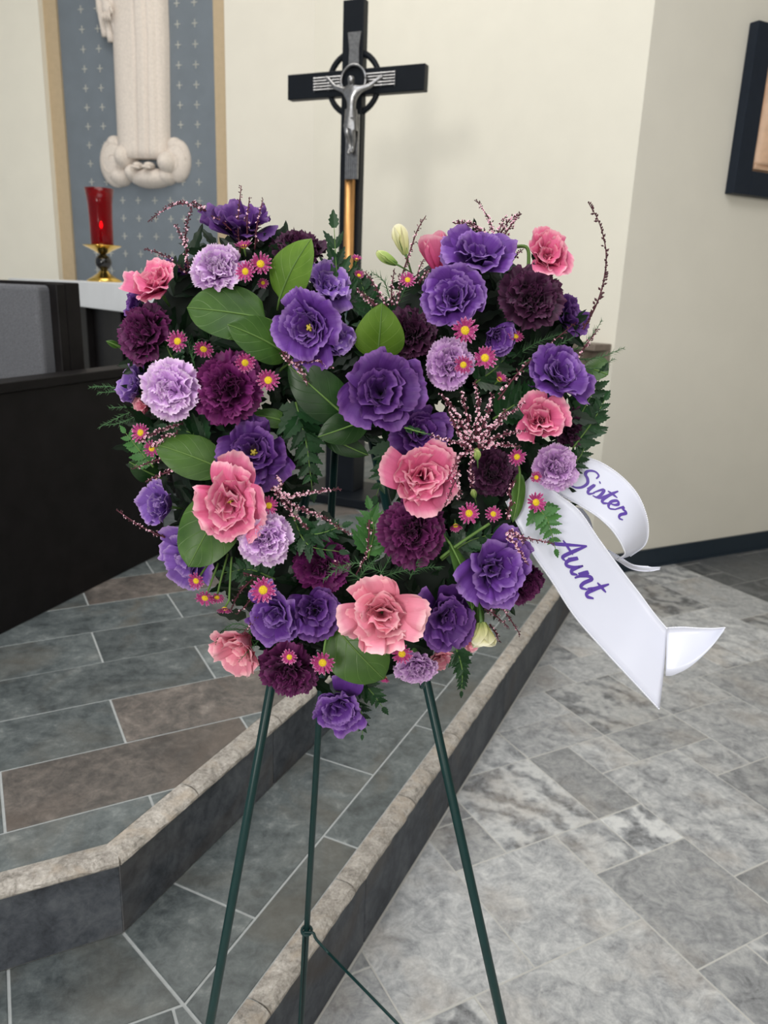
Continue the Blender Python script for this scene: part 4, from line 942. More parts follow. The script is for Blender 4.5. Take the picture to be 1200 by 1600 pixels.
L_('violet bloom at the left edge beside the dark screen', 250, 790, 82, -.9, .2, .03, 'lisl', .75, PU)
L_('pale violet bloom mostly hidden behind the big lower left leaf', 294, 872, 112, -.6, -.4, .012, 'lisl', .9, PU)
L_('purple bloom with folded petals above the dark lower left carnation', 432, 960, 108, -.35, -.25, .06, 'lis', .9, PU)
L_('purple bloom close to the left of the lower pink bloom', 493, 955, 94, .2, .1, .06, 'lisd', .85, PU)
L_('lowest purple bloom hanging at the tip of the heart', 528, 1104, 104, .1, -.42, .04, 'lis', .85, PU, throat=True)
L_('deep purple bloom just right of the lowest pink bloom', 696, 962, 108, .3, -.1, .055, 'lisd', .85, PU, sy=1.18)
L_('large violet bloom at the lower right beside the white ribbon', 772, 888, 126, .2, .0, .07, 'lis', .95, PU)
L_('pale violet bloom seen sideways at the left edge behind the lavender carnation', 212, 600, 84, -1.3, .1, .01, 'lisl', .8, PU)
L_('small purple petals under the upper left pink bloom', 212, 474, 58, -1.2, .4, .0, 'lisd', .8, PU)
L_('small purple bloom behind the upper left pink bloom', 274, 424, 52, .2, 1.2, .01, 'lisd', .7, PU)
L_('purple petals peeking out below the violet bloom at the right edge', 835, 615, 58, .2, -.8, .02, 'lisd', .8, PU)

L_('pink bloom at the upper left edge with long flared petals', 240, 440, 100, -.35, .75, .055, 'pink', .85, PK)
L_('large tall pink bloom left of the hole of the heart', 357, 782, 118, -.05, -.1, .085, 'pink', .95, PK, sy=1.32, eye=True, throat=True, ruf=1.35)
L_('bright pink bloom right of the hole of the heart', 661, 745, 126, .1, .15, .075, 'pink', 1.0, PK, throat=True, ruf=1.4)
L_('lowest large soft pink bloom near the tip of the heart', 598, 960, 148, .05, .15, .085, 'pinkl', 1.05, PK, sy=.84, throat=True, ruf=1.5)
L_('pink rose shaped bloom above the right lobe', 855, 398, 92, .1, .2, .05, 'pink', .58, PK, sy=1.15)
L_('pink rose shaped bloom at the right edge under the violet bloom', 845, 655, 96, -.1, .2, .065, 'pink', .72, PK)
L_('soft pink bloom seen from behind at the lower left', 374, 1012, 110, -.5, -.7, .035, 'pinkl', .8, PK)
L_('small soft pink petals below the left lavender carnation', 224, 634, 46, -.9, -.2, .01, 'pinkl', .6, PK)
L_('soft pink petals hidden under the lower right purple bloom', 688, 1028, 58, .3, -.9, .01, 'pinkl', .85, PK)
L_('small soft pink petals beside the cream bud at the lower right', 738, 1000, 42, .6, -.6, .015, 'pinkl', .8, PK)
bud('tall pink lisianthus bud left of the top right bloom', 688, 424, 672, 362, 50, .03, 'pink', n=5, op=.55)

C_ = carnation
C_('lavender carnation at the top of the left lobe', 340, 420, 92, -.05, .35, .06, 'lav', LV)
C_('lavender carnation at the left edge next to the plum carnation', 265, 609, 104, -.15, .0, .07, 'lav', LV)
C_('dusky lavender carnation with two daisies on it in the right lobe', 702, 570, 82, -.1, .1, .06, 'lavd', LV, sy=1.1)
C_('lavender carnation tucked below the large left pink bloom', 414, 842, 92, .15, -.05, .075, 'lav', LV)
C_('lavender carnation in front of the white ribbon', 868, 731, 80, .25, .1, .05, 'lavd', LV)
C_('lavender carnation at the bottom above the right easel leg', 650, 1042, 78, .1, -.7, .04, 'lavd', LV)
C_('dark plum carnation at the left edge below the upper pink bloom', 224, 521, 104, -.55, .15, .035, 'car', DK)
C_('large magenta plum carnation in the middle of the left lobe', 357, 607, 124, .0, .05, .065, 'carm', DK)
C_('nearly black carnation behind the bright green upright leaf', 466, 388, 92, .1, 1.1, .02, 'card', DK)
C_('nearly black carnation in the middle of the right lobe', 829, 464, 112, .1, .25, .06, 'card', DK)
C_('nearly black carnation behind the upright pointed leaf in the notch', 642, 520, 84, -.1, .25, .03, 'card', DK, sy=1.12)
C_('small dark carnation between the right pink bloom and the ribbon', 770, 739, 86, .15, .1, .04, 'card', DK)
C_('dark plum carnation just below the bright right pink bloom', 645, 829, 118, -.05, .1, .065, 'car', DK)
C_('plum carnation in shade above the pair of lower purple blooms', 503, 882, 102, .0, .35, .03, 'carm', DK)
C_('dark plum carnation at the bottom next to the left easel leg', 450, 1048, 106, -.15, -.45, .04, 'car', DK)
C_('dark carnation at the right edge behind the pink rose shaped bloom', 893, 668, 72, .6, -.1, .01, 'card', DK)
C_('dark carnation half hidden under the lower right violet bloom', 818, 915, 78, .5, -.5, .015, 'car', DK)

D_ = daisy
D_('daisy touching the left side of the bright green upright leaf', 407, 412, 38, .1, .1)
D_('daisy wedged between the top lavender carnation and its neighbour daisy', 383, 424, 34, -.2, -.1, .072)
D_('pink daisy seen from its side under the top left purple bloom', 381, 384, 32, -.2, 1.6, .06, .8)
D_('daisy left of the big rounded leaf over the plum carnation', 277, 533, 36, -.1, .1)
D_('tilted daisy under the big rounded leaf', 318, 546, 34, .1, -.9, .08)
D_('daisy on the upper rim of the large magenta plum carnation', 383, 567, 34, .3, -.3, .1)
D_('daisy at the right rim of the large magenta plum carnation', 419, 594, 38, .05, .05, .09)
D_('daisy in the notch at the foot of the upright heather', 637, 437, 28, .1, .3, .05)
D_('bright daisy below the deep centred bloom of the right lobe', 727, 516, 44, .1, .1, .1)
D_('bright daisy right of the lavender carnation of the right lobe', 758, 559, 40, .1, .15, .095)
D_('daisy sitting on the dusky lavender carnation', 724, 570, 32, -.1, -.1, .105)
D_('small faded daisy under the dark carnation of the right lobe', 806, 525, 28, .2, .8, .06)
D_('closed daisy above the heather starburst', 781, 592, 28, .7, .9, .06, .6)
D_('daisy at the right end of the heather starburst', 808, 714, 30, .0, -.1)
D_('daisy alone above the lower right violet bloom', 733, 802, 36, .0, .1)
D_('small daisy right of the lone daisy above the violet bloom', 771, 803, 28, .1, .3, .06)
D_('closed pink daisy below left of the lone daisy', 712, 822, 26, .1, -1.0, .06, .6)
D_('daisy beside the top of the ribbon', 838, 785, 36, .3, .2)
D_('tiny closed daisy left of the ribbon lavender carnation', 838, 746, 24, -.3, .2, .06, .6)
D_('daisy at the left edge under the left lavender carnation', 219, 676, 34, -.3, .1, .05)
D_('daisy behind the heather at the left edge', 237, 701, 28, .1, .2, .06)
D_('hanging daisy nearest the dark screen at the lower left', 306, 908, 30, -.2, -.2, .06, 1, [(328, 878, .045), (317, 893, .055)])
D_('hanging daisy in the middle of the lower left bunch', 320, 935, 32, -.1, -.5, .06, 1, [(341, 880, .045), (328, 915, .055)])
D_('hanging daisy behind the lower left bunch', 339, 934, 26, .2, -.7, .055, .9, [(356, 865, .04), (344, 910, .05)])
D_('lowest hanging daisy of the lower left bunch, seen from behind', 351, 952, 28, .1, -1.6, .06, .8, [(362, 870, .05), (360, 900, .055), (358, 938, .06)])
D_('bright daisy above the folded purple bloom at the lower left', 411, 922, 44, .0, .1, .1)
D_('small daisy on the dark bottom left carnation', 452, 1027, 28, -.1, .0, .09)
D_('bright daisy hanging over the lowest purple bloom', 504, 1036, 40, .0, -.1, .085, 1, [(512, 985, .06), (507, 1010, .075)])
D_('daisy at the left rim of the bottom lavender carnation', 628, 1022, 36, -.05, -.1, .085)
D_('closed pale daisy left of the bottom lavender carnation', 601, 1060, 22, -.2, -1.2, .05, .6)
D_('daisy between the large left pink bloom and the heather', 420, 790, 32, .1, .1, .085)
D_('small pink daisy seen from behind in front of the gold rod', 557, 405, 22, .2, 1.3, .03, .7)
D_('small daisy under the upright green sprig in the notch', 561, 430, 20, .3, .6, .03, .7)
D_('small pink daisy under the two daisies at the upper left', 411, 442, 20, .2, -.6, .05, .8)

# buds
bud('cream lisianthus bud standing up in the notch', 634, 398, 619, 349, 27, .03, 'cream')
bud('small green bud lying to the left in the notch', 620, 413, 587, 394, 19, .04, 'budgreen', op=.1)
bud('open cream bud under the lower right purple bloom', 752, 972, 758, 1014, 40, .05, 'cream', n=5, op=.75)
bud('round green bud in the heather starburst', 746, 718, 745, 701, 17, .08, 'budgreen', op=.0)
bud('tiny green bud beside the small dark carnation', 742, 778, 738, 764, 12, .06, 'budgreen', op=.0)

# broad leaves
BL = broad_leaf
BL('bright green leaf standing upright at the top of the left lobe', (437, 467, .055), (485, 372, .075), 78, 'leafb', -.15, .35, ovate=.85)
BL('big rounded leaf under the top lavender carnation', (415, 498, .06), (292, 480, .075), 98, 'leafm', -.05, .3, curl=.06, ovate=.85, rd=.46)
BL('leaf with a light rim lapping over the big rounded leaf', (452, 555, .05), (356, 506, .085), 78, 'leafm', .2, .35, curl=.1)
BL('bright pointed leaf standing in the notch between the lobes', (590, 560, .04), (597, 474, .07), 84, 'leafb', .05, .3, fold=.3, ovate=.75)
BL('dark green leaf left of the large deep purple middle bloom', (545, 655, .05), (450, 570, .065), 78, 'leafd', -.2, .15)
BL('dark green leaf under the large deep purple middle bloom', (575, 655, .045), (497, 683, .06), 56, 'leafd', .1, -.1)
BL('green leaf behind the purple bloom with the yellow eye', (450, 660, .035), (392, 648, .04), 36, 'leafm', .2, .5)
BL('long leaf pointing left above the large left pink bloom', (352, 735, .05), (240, 692, .06), 74, 'leafm', -.1, .4, curl=.12)
BL('big leaf below the large left pink bloom', (356, 776, .05), (294, 886, .068), 104, 'leafm', -.2, .1, curl=.05, ovate=.9, rd=.46)
BL('rounded dark green leaf under the lowest large pink bloom', (522, 978, .05), (600, 1062, .06), 104, 'leafm', .1, -.05, ovate=.85, rd=.48)
BL('narrow leaf seen edge on beside the lower right violet bloom', (702, 848, .06), (740, 955, .07), 36, 'leafm', .9, .1, fold=.4)
BL('slim leaf under the small dark carnation beside the ribbon', (812, 738, .05), (802, 816, .06), 26, 'leafm', .3, .2)
BL('green leaf at the right edge behind the feathery spray', (908, 575, .0), (950, 585, .02), 62, 'leafm', .3, .3)
BL('dark leaf in shade under the open throated purple bloom', (442, 575, .03), (505, 545, .05), 40, 'leafd', .1, .4)
BL('dark leaf at the upper rim of the hole', (500, 672, .02), (575, 712, .03), 40, 'leafd', 0, -.4)
BL('dark leaf at the left edge under the heather', (248, 745, .0), (202, 722, .02), 40, 'leafd', -.4, .2)
BL('green leaf below the lower right violet bloom', (745, 940, .03), (742, 998, .04), 26, 'leafm', .3, 0)
BL('thin leaf left of the plum carnation at the left edge', (186, 542, -.01), (166, 533, .0), 12, 'leafm', -.2, .3)

# fern fronds
FN = fern
FN('dark fern frond hanging left of the hole', [(462, 628, .045), (478, 690, .045), (488, 765, .035)], 52, 8, 'fern', .2, .1)
FN('green sprig standing upright in front of the gold rod', [(527, 500, .03), (526, 430, .035), (522, 356, .04)], 62, 5, 'fern', .1, .2, .2, 'green_sprig', .65)
FN('fern tip standing up at the lower rim of the hole', [(575, 872, .05), (584, 830, .055), (578, 795, .055)], 50, 5, 'fernl', .1, .3)
FN('fern frond lying under the heather left of the hole', [(430, 830, .04), (490, 835, .05), (535, 822, .055)], 42, 7, 'fern', 0, .6)
FN('dark fern frond drooping at the right rim of the hole', [(618, 690, .035), (605, 725, .03), (588, 775, .02)], 44, 6, 'fern', -.2, .1)
FN('fern frond at the right edge beside the pink rose shaped bloom', [(880, 695, .0), (912, 640, .01), (938, 590, .015)], 56, 7, 'fern', .1, .2)
FN('fern frond at the right edge under the violet bloom', [(895, 700, .01), (925, 660, .015), (945, 625, .015)], 40, 6, 'fern', .1, .1)
FN('small fern lying on the white ribbon', [(838, 790, .062), (856, 815, .07), (868, 858, .068)], 34, 6, 'fernl', 0, .3, .27, 'fern_frond', 1.2)
FN('narrow fern frond hanging below the cream bud', [(712, 1010, .02), (722, 1045, .02), (721, 1080, .02)], 26, 9, 'fern', .2, 0)
FN('fern frond beside the lowest purple bloom', [(545, 1050, .02), (575, 1075, .02), (598, 1105, .015)], 38, 6, 'fern', .1, -.1)
FN('fern tip below the lowest purple bloom', [(555, 1090, .02), (566, 1120, .02), (566, 1148, .02)], 22, 5, 'fern', .1, -.1)
FN('fern tip lying on the purple bloom above the right pink bloom', [(632, 668, .085), (652, 674, .09), (668, 678, .09)], 14, 3, 'fern', 0, .3, .4, 'fern_frond', .5)
FN('grey green fern at the left edge below the feathery sprays', [(240, 730, .02), (215, 700, .02), (196, 676, .015)], 36, 5, 'fernl', -.3, .2)
FN('fern frond under the hole above the plum carnation', [(455, 800, .05), (480, 850, .055), (530, 862, .05)], 40, 6, 'fern', .1, .5)
FN('dark fern frond between the left leaves and the hole', [(430, 640, .03), (465, 660, .035), (500, 650, .03)], 46, 6, 'fern', .1, .3)
FN('fern frond in shade behind the notch heather', [(600, 520, .02), (575, 470, .025), (560, 430, .025)], 50, 7, 'fern', .1, .3)

FN('dark fern frond behind the right arm of the heather starburst', [(770, 655, .03), (815, 625, .035), (850, 600, .03)], 50, 7, 'fern', .1, .3)
FN('dark fern frond between the dusky lavender carnation and the daisies', [(740, 600, .03), (775, 575, .035), (800, 545, .03)], 44, 6, 'fern', .1, .3)
FN('dark fern frond below the left lavender carnation', [(330, 690, .03), (295, 675, .035), (262, 668, .03)], 46, 6, 'fern', -.1, .3)
FN('dark fern frond between the plum carnation and the big rounded leaf', [(280, 575, .03), (262, 545, .035), (250, 505, .03)], 44, 6, 'fern', -.1, .3)
FN('dark fern frond beside the lone daisy above the violet bloom', [(690, 875, .03), (735, 845, .035), (790, 830, .03)], 44, 7, 'fern', .1, .3)
FN('dark fern frond between the lower purple pair and the hanging daisies', [(430, 905, .03), (390, 890, .035), (350, 895, .03)], 44, 7, 'fern', -.1, .2)
FN('fern tip beside the dark carnation at the right edge', [(880, 735, .01), (905, 715, .01), (915, 695, .01)], 30, 5, 'fern', .2, .2)

# feathery sprays
FE = feathery
FE('feathery green spray pointing left beside the dark screen', [[(205, 615, .0), (170, 604, .0), (140, 605, -.005)], [(205, 612, .0), (178, 612, .0), (152, 614, .0)]])
FE('lower feathery green spray pointing left over the dark screen', [[(225, 635, .0), (190, 650, .0), (154, 668, -.005)], [(222, 638, .0), (195, 636, .0), (170, 637, .0)], [(225, 645, .0), (190, 660, .0), (165, 665, .0)]])
FE('feathery spray at the right edge in front of the wooden ledge', [[(880, 560, .01), (930, 560, .01), (976, 543, .01)], [(885, 555, .01), (920, 530, .01), (941, 500, .01)], [(900, 575, .012), (935, 575, .012), (960, 560, .012)], [(890, 560, .012), (915, 600, .012), (930, 625, .012)]], 17)
FE('feathery spray across the lower rim of the hole', [[(600, 895, .06), (550, 880, .06), (505, 905, .06)], [(600, 900, .06), (640, 890, .065), (690, 885, .06)], [(590, 905, .06), (610, 870, .065), (615, 850, .06)], [(640, 905, .06), (655, 870, .07), (662, 845, .07)], [(570, 910, .06), (540, 890, .06), (515, 885, .06)], [(560, 905, .06), (575, 885, .06), (600, 860, .06)]], 20)
FE('fine feathery strands at the lower left behind the soft pink bloom', [[(400, 985, .04), (365, 975, .04), (330, 1000, .03)], [(405, 1000, .04), (390, 1015, .05), (372, 1035, .05)], [(395, 985, .04), (350, 985, .04), (335, 1010, .03)]], 16, dens=.6)
FE('feathery spray behind the heather in the notch', [[(600, 490, .02), (575, 460, .02), (566, 420, .02)], [(610, 470, .02), (600, 440, .02), (580, 425, .02)], [(620, 480, .02), (640, 440, .02), (668, 425, .02)], [(610, 490, .02), (590, 470, .025), (560, 470, .025)]], 18)
FE('feathery spray between the daisies of the left lobe', [[(300, 560, .05), (295, 540, .055), (285, 515, .055)], [(305, 575, .05), (300, 550, .055), (310, 530, .055)]], 12)
FE('feathery spray under the dark carnation of the right lobe', [[(810, 570, .03), (850, 550, .035), (900, 525, .03)], [(800, 560, .03), (840, 535, .035), (880, 520, .03)], [(800, 585, .03), (850, 570, .03), (890, 545, .03)]], 18)

# heather
HE = heather
HE('dark heather twigs rising in front of the top left purple bloom', [[(375, 395, .03), (372, 345, .04), (377, 290, .04)], [(398, 390, .04), (402, 350, .045), (411, 311, .04)], [(362, 360, .04), (345, 345, .045), (330, 338, .045)], [(388, 385, .04), (386, 345, .05), (390, 308, .045)]], .75, 1.0, .1, .45)
HE('arching heather at the upper left above the red candle', [[(322, 330, .02), (290, 318, .025), (262, 325, .025), (232, 345, .02)], [(322, 330, .02), (312, 320, .02), (300, 316, .02)]], 1.5, 1.05, 0, .35)
HE('thick heather sprig standing left of the top lavender carnation', [[(294, 420, .03), (290, 380, .03), (292, 350, .03), (300, 325, .025)], [(290, 385, .03), (282, 365, .03), (274, 350, .03)]], 1.7, 1.05, 0, .3)
HE('heather sprig leaning left behind the upper pink bloom', [[(292, 428, .02), (262, 402, .025), (226, 388, .02)]], 1.5, 1.0, .0, .4)
HE('heather twigs spraying up above the top right bloom', [[(772, 375, .02), (765, 345, .03), (744, 312, .03)], [(768, 372, .02), (740, 355, .03), (708, 348, .03)], [(778, 372, .02), (795, 345, .03), (813, 334, .03)], [(775, 372, .02), (782, 355, .03), (790, 338, .03)], [(800, 408, .02), (808, 398, .02), (816, 390, .02)], [(765, 370, .03), (735, 350, .035), (714, 346, .03)], [(785, 372, .03), (800, 350, .035), (808, 340, .03)]], 1.7, 1.05, .1, .25)
HE('slender heather twig beside the tall pink bud', [[(625, 440, .03), (640, 395, .035), (652, 360, .035), (665, 338, .035)], [(650, 440, .03), (655, 420, .035), (662, 405, .035)]], .8, .95, .1, .4)
HE('cluster of heather sprigs in the notch of the heart', [[(605, 480, .03), (588, 450, .035), (570, 424, .035)], [(612, 478, .035), (612, 450, .04), (616, 422, .04)], [(620, 478, .035), (625, 450, .04), (622, 430, .04)], [(600, 485, .03), (575, 470, .035), (552, 448, .03)], [(600, 490, .035), (585, 475, .04), (562, 455, .04)], [(655, 445, .03), (662, 430, .035), (672, 420, .035)]], 1.5, .95, .0, .3)
HE('tall dark heather twig at the right rising above the lobe', [[(905, 525, .02), (930, 480, .02), (943, 440, .02), (947, 395, .02), (937, 350, .015), (919, 316, .015)]], .62, 1.75, .05, .95)
HE('heather string running from the starburst up to the right edge', [[(778, 625, .06), (810, 582, .06), (850, 545, .05), (902, 502, .03)]], .45, 1.35, .0, .1, 1.4)
HE('heather sprig in front of the wooden ledge at the right edge', [[(895, 570, .03), (915, 540, .03), (935, 514, .025)]], 1.2, 1.05, .0, .35)
HE('heather starburst right of the large deep purple middle bloom', [[(735, 695, .075), (715, 650, .085), (690, 615, .08)], [(738, 692, .075), (728, 640, .085), (722, 612, .085)], [(742, 690, .08), (748, 640, .09), (742, 595, .09)], [(744, 690, .08), (762, 645, .09), (768, 615, .09)], [(746, 692, .08), (785, 655, .085), (818, 628, .075)], [(746, 696, .08), (790, 678, .085), (822, 672, .08)], [(746, 700, .08), (780, 695, .085), (812, 698, .08)], [(738, 698, .08), (705, 690, .085), (672, 680, .08)], [(736, 700, .08), (715, 720, .085), (700, 750, .085)], [(740, 700, .08), (735, 735, .08), (738, 760, .08)], [(744, 690, .085), (775, 660, .09), (790, 640, .09)], [(730, 690, .08), (712, 668, .09), (700, 640, .09)]], 1.6, 1.1, .0, .08, 1.15)
HE('curved heather sprig over the dark shaded leaf', [[(440, 548, .065), (455, 566, .07), (490, 563, .07), (522, 576, .07)], [(462, 568, .07), (474, 585, .07), (481, 600, .07)], [(448, 552, .065), (452, 560, .065), (458, 568, .065)]], 1.4, 1.05, .0, .25)
HE('thick heather sprig pointing right towards the hole', [[(425, 762, .07), (450, 775, .075), (490, 768, .075), (532, 764, .07)], [(432, 770, .07), (440, 755, .07), (432, 745, .07)]], 2.4, 1.1, .0, .12)
HE('heather sprig slanting down right under the thick one', [[(430, 768, .07), (460, 790, .072), (500, 806, .07), (548, 835, .068)], [(440, 780, .07), (462, 808, .072), (482, 826, .07)]], 1.8, 1.05, .0, .18)
HE('heather sprig hanging under the hole', [[(577, 812, .06), (576, 845, .062), (572, 868, .062), (556, 898, .062)]], .9, 1.05, .0, .25)
HE('heather cluster at the left edge above the long leaf', [[(215, 690, .05), (250, 672, .055), (286, 662, .05)], [(235, 700, .06), (255, 685, .06), (278, 675, .06)]], 1.7, 1.05, .0, .15)
HE('heather sprig at the left edge below the daisies', [[(262, 714, .05), (235, 722, .05), (207, 733, .04)]], 1.2, 1.05, .0, .25)
HE('heather sprig over the violet bloom at the left edge', [[(280, 732, .06), (250, 742, .06), (228, 752, .05)]], 1.2, 1.05, .0, .25)
HE('heather twig pointing left past the dark screen', [[(258, 840, .02), (225, 825, .02), (182, 797, .01)]], .9, 1.0, .0, .35)
HE('dark heather twigs above the soft pink lower left bloom', [[(395, 905, .04), (375, 925, .045), (360, 955, .04)], [(405, 960, .06), (392, 975, .06), (380, 990, .06)], [(398, 930, .05), (385, 945, .05), (370, 960, .05)], [(380, 895, .05), (400, 900, .05), (425, 905, .05)]], 1.2, 1.0, .0, .7)
HE('heather sprig hanging under the lower right violet bloom', [[(772, 935, .04), (792, 960, .04), (813, 992, .035)], [(755, 945, .04), (775, 962, .04), (795, 980, .035)], [(765, 975, .04), (775, 990, .04), (780, 1003, .035)]], 1.3, 1.0, .0, .55)
HE('heather sprig lying on the lower right violet bloom', [[(790, 832, .10), (805, 850, .105), (824, 882, .10)], [(795, 828, .10), (812, 838, .10), (818, 850, .10)]], 1.9, 1.1, .0, .1)
HE('heather sprig crossing the top of the ribbon', [[(800, 838, .09), (830, 842, .085), (866, 850, .08)]], 1.3, .95, .0, .3)
HE('heather sprig at the lower corner of the bright right pink bloom', [[(718, 735, .09), (705, 765, .1), (696, 790, .095)], [(715, 740, .09), (718, 765, .095), (716, 780, .095)]], 1.1, 1.05, .0, .15)
HE('heather sprig beside the daisy near the ribbon', [[(800, 790, .06), (796, 765, .06), (806, 750, .06)], [(792, 812, .06), (796, 795, .06), (798, 775, .06)]], 1.2, 1.0, .0, .3)
HE('heather bit in the fern under the hole', [[(520, 880, .05), (535, 885, .055), (552, 880, .055)]], 1.0, .9, .0, .4)
# bare stems
mb = MB(); S = smooth_line([wreath_pt(*p) for p in [(688, 872, .055), (720, 848, .06), (765, 818, .06)]], 5); mb.tube(S, .0016, 8)
o_ = mb.build('flower_stem', MT['stem'], None); tag(o_, 'bare green stem slanting below the lone daisy', 'stem')
mb = MB(); S = smooth_line([wreath_pt(*p) for p in [(795, 387, .03), (822, 386, .03), (826, 408, .03), (822, 430, .03)]], 6); mb.tube(S, .0018, 8)
o_ = mb.build('flower_stem', MT['stem'], None); tag(o_, 'bent green stem between the two top blooms of the right lobe', 'stem')

# ================================================================== the two satin ribbon tails with their words
def cr(P, n):                                      # n samples along a Catmull-Rom line, even in parameter
    P = [np.array(p, float) for p in P]; Q = [2*P[0]-P[1]]+P+[2*P[-1]-P[-2]]; out = []
    for q in np.linspace(0, len(P)-1-1e-9, n):
        i = int(q)+1; t = q-int(q); a, b, c, d = Q[i-1:i+3]; out.append(.5*(2*b+(c-a)*t+(2*a-5*b+4*c-d)*t*t+(3*b-a-3*c+d)*t**3))
    return np.array(out)
class Band:
    """a strip between two rails of (px, py, off); lo is the baseline side, hi the side letters grow towards"""
    def __init__(s, lo, hi, n=40, m=9, bulge=0.0):
        A = cr([wreath_pt(*p) for p in lo], n); B = cr([wreath_pt(*p) for p in hi], n); s.n, s.m = n, m; s.G = np.zeros((n, m, 3)); s.N = np.zeros((n, m, 3))
        T = np.gradient((A+B)/2, axis=0); nr = np.cross(T, B-A); nr /= np.linalg.norm(nr, axis=1)[:, None]; nr = np.where((nr@TOW)[:, None] < 0, -nr, nr)
        for j in range(m):
            t = j/(m-1); s.G[:, j] = A*(1-t)+B*t+nr*(bulge*math.sin(math.pi*t)); s.N[:, j] = nr
        c = s.G[:, m//2]; s.L = np.concatenate([[0], np.cumsum(np.linalg.norm(np.diff(c, axis=0), axis=1))])
    def at(s, l, b, off=0.0):                      # l metres along, b 0..1 across
        i = np.interp(l, s.L, np.arange(s.n)); i0 = min(int(i), s.n-2); f = i-i0; j = b*(s.m-1); j0 = min(max(int(j), 0), s.m-2); g_ = j-j0
        q = lambda M: (M[i0, j0]*(1-f)+M[i0+1, j0]*f)*(1-g_)+(M[i0, j0+1]*(1-f)+M[i0+1, j0+1]*f)*g_
        return q(s.G)+q(s.N)*off
    def mesh(s, th=.0005):
        top = s.G.reshape(-1, 3)+s.N.reshape(-1, 3)*th/2; bot = s.G.reshape(-1, 3)-s.N.reshape(-1, 3)*th/2; n, m = s.n, s.m; k = n*m; F = []
        for i in range(n-1):
            for j in range(m-1): a = i*m+j; F.append((a, a+1, a+m+1, a+m)); F.append((k+a, k+a+m, k+a+m+1, k+a+1))
        for i in range(n-1):
            for j in (0, m-1): a = i*m+j; F.append((a, a+m, k+a+m, k+a))
        for j in range(m-1):
            for i in (0, n-1): a = i*m+j; F.append((a, a+1, k+a+1, k+a))
        return np.concatenate([top, bot]), F
def picot(bands, b, r=.0009, l0=0.0, l1=None):     # stitched edge: a row of tiny beads on a cord
    mb = MB()
    for bd in bands:
        L = bd.L[-1] if l1 is None else l1; q = np.linspace(l0, L, max(8, int(L/.004))); mb.tube([bd.at(x, b, .0004) for x in q], r*.62, 6)
        for x in np.arange(l0, L, .0021): mb.ball(bd.at(x, b, .0007), r, 5, 4)
    return mb
GL = {'S': ([[(.66, .74), (.66, .92), (.48, 1.0), (.28, .90), (.27, .72), (.42, .56), (.50, .36), (.40, .12), (.18, .0), (-.04, .06), (-.08, .20)]], .60),
      'i': ([[(0, .16), (.14, .46), (.08, .12), (.16, .0), (.32, .16)], [(.22, .66), (.25, .70)]], .27),
      's': ([[(0, .14), (.22, .50), (.27, .30), (.22, .06), (.04, .02)], [(.22, .04), (.38, .16)]], .34),
      't': ([[(0, .16), (.12, .36), (.28, .86)], [(.28, .86), (.10, .16), (.17, .0), (.34, .14)], [(.02, .56), (.42, .60)]], .30),
      'e': ([[(0, .14), (.22, .26), (.30, .42), (.20, .50), (.07, .30), (.08, .08), (.20, .0), (.38, .16)]], .36),
      'r': ([[(0, .14), (.14, .52), (.17, .42), (.36, .45), (.27, .14), (.34, .0), (.48, .10)]], .45),
      'A': ([[(-.16, .10), (-.04, .02), (.12, .18), (.62, 1.0)], [(.62, 1.0), (.54, .45), (.52, .06), (.66, .06)], [(.10, .40), (.62, .40)]], .64),
      'u': ([[(0, .18), (.14, .48), (.06, .14), (.14, .0), (.30, .16), (.42, .48)], [(.42, .48), (.35, .12), (.42, .0), (.56, .14)]], .54),
      'n': ([[(0, .18), (.13, .50), (.05, .0)], [(.06, .10), (.22, .42), (.36, .48), (.32, .16), (.38, .0), (.54, .14)]], .52)}
def lettering(bd, word, l0, b0, em, wfrac, name, parent, bdir=1, xs=1.0):
    """brush script laid on the band: em metres cap height; wfrac cap height as a share of the width"""
    mb = MB(); x0 = 0
    for ch in word:
        st_, adv = GL[ch]
        for s_ in st_:
            P = cr([(p[0]+x0+.16*p[1], p[1]) for p in s_], len(s_)*5); n = len(P); T = np.gradient(P, axis=0); T /= (np.linalg.norm(T, axis=1)[:, None]+1e-9)
            V = []
            for i in range(n):
                e = min(1, .45+2.2*min(i, n-1-i)/n); pen = .043*(1.0+.35*abs(T[i][1])) * e; nx, ny = -T[i][1]*pen, T[i][0]*pen
                for sg in (1, -1): x, y = P[i][0]+sg*nx, P[i][1]+sg*ny; V.append(bd.at(l0+x*em*xs, b0+bdir*y*wfrac, .0006))
            mb.add(V, [(2*i, 2*i+1, 2*i+3, 2*i+2) for i in range(n-1)])
        x0 += adv
    return mb.build(name, MT['ink'], parent, smooth=False)
def rpart(o, r): o.location = -Vector(r.location); return o
# Aunt
a_lo = [(790, 785, .045), (812, 828, .055), (832, 866, .06), (861, 908, .058), (899, 966, .055), (949, 1023, .055), (990, 1067, .058), (1030, 1110, .06)]
a_hi = [(838, 735, .03), (868, 768, .038), (905, 797, .04), (935, 840, .038), (970, 888, .035), (1000, 927, .035), (1022, 957, .038), (1042, 981, .04)]
ab = Band(a_lo, a_hi, 48, 9, .002)
ra = tag(empty('memorial_ribbon', tuple(wreath_pt(870, 860, .05))), 'white satin ribbon tail printed Aunt with a notched folded end', 'ribbon', 'white satin ribbon tails')
V, F = ab.mesh(); aband = rpart(obj('band', V, F, MT['satin'], ra), ra)
fb = Band([(1040, 1056, .05), (1052, 1055, .053), (1078, 1042, .06), (1108, 1015, .066), (1132, 985, .07)], [(1042, 980, .04), (1066, 979, .045), (1095, 981, .052), (1118, 982, .06), (1134, 981, .07)], 20, 7, .001)
V, F = fb.mesh(); rpart(obj('folded_end', V, F, MT['satin'], ra), ra)
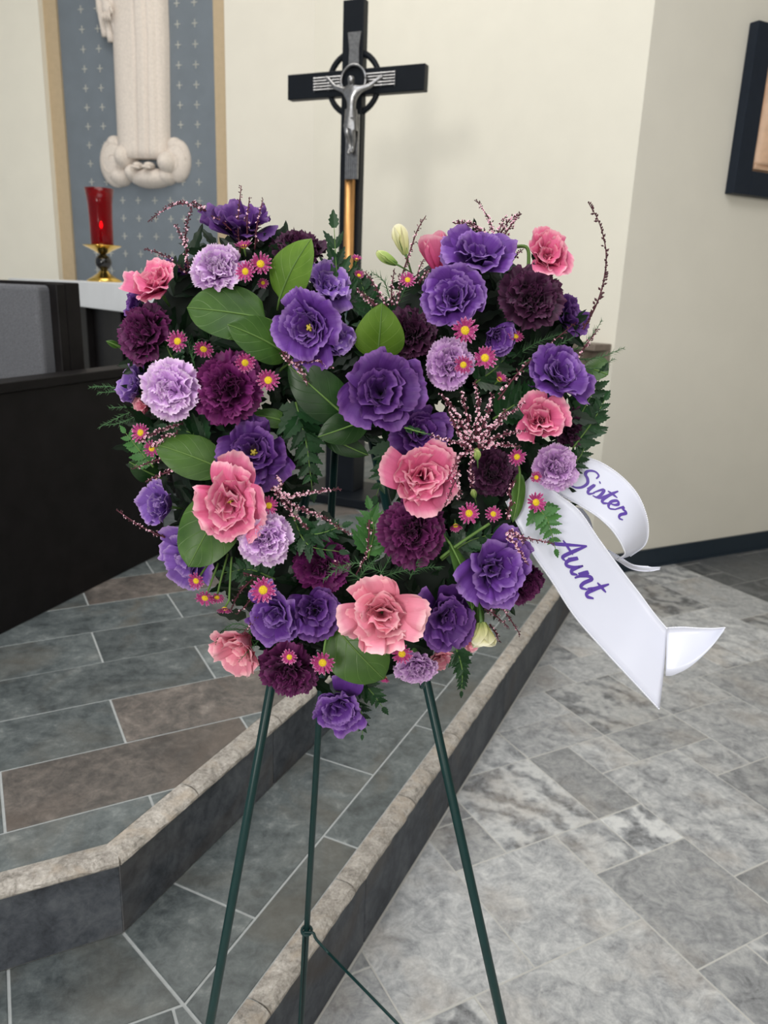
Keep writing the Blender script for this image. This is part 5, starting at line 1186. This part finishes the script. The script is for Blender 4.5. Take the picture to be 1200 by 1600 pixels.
mb = picot([ab], .012); V2 = picot([ab], .985); mb.add(V2.V, V2.F); V2 = picot([fb], .985); mb.add(V2.V, V2.F); rpart(mb.build('picot_edge', MT['satinedge'], ra), ra)
la = np.interp(2.15/7, np.linspace(0, 1, ab.n), ab.L)
tag(lettering(ab, 'Aunt', la, .32, .036, .44, 'lettering', aband), 'purple script word Aunt')
# Sister
s_lo = [(850, 762, .02), (868, 772, .02), (885, 780, .02), (905, 791, .022), (930, 806, .026), (951, 824, .03), (965, 842, .03), (973, 857, .026), (975, 866, .015), (964, 873, .0)]
s_hi = [(868, 702, .0), (885, 705, .0), (902, 711, .0), (935, 720, .002), (968, 741, .008), (993, 767, .012), (1007, 795, .01), (1013, 824, .0), (1008, 850, -.015), (985, 868, -.035)]
sb = Band(s_lo, s_hi, 48, 9, .001)
rs = tag(empty('memorial_ribbon', tuple(wreath_pt(880, 745, .0))), 'white satin ribbon tail printed Sister curling over behind the Aunt ribbon', 'ribbon', 'white satin ribbon tails')
V, F = sb.mesh(); sband = rpart(obj('band', V, F, MT['satin'], rs), rs)
tb = Band([(950, 868, .0), (966, 877, -.002), (986, 889, -.004), (1010, 893, -.004), (1031, 890, -.004)], [(950, 860, -.03), (968, 871, -.03), (988, 883, -.03), (1010, 886, -.03), (1032, 886, -.03)], 24, 5, 0)
V, F = tb.mesh(); rpart(obj('curled_end', V, F, MT['satin'], rs), rs)
kb = Band([(893, 790, .0), (908, 815, .0), (924, 850, -.004)], [(910, 795, -.012), (922, 812, -.012), (930, 842, -.014)], 16, 5, 0)
V, F = kb.mesh(); rpart(obj('under_loop', V, F, MT['satin'], rs), rs)
mb = picot([sb], .012); V2 = picot([sb], .985); mb.add(V2.V, V2.F); V2 = picot([tb], .985); mb.add(V2.V, V2.F); rpart(mb.build('picot_edge', MT['satinedge'], rs), rs)
ls = np.interp(2.05/9, np.linspace(0, 1, sb.n), sb.L)
tag(lettering(sb, 'Sister', ls, .30, .030, .46, 'lettering', sband), 'purple script word Sister')
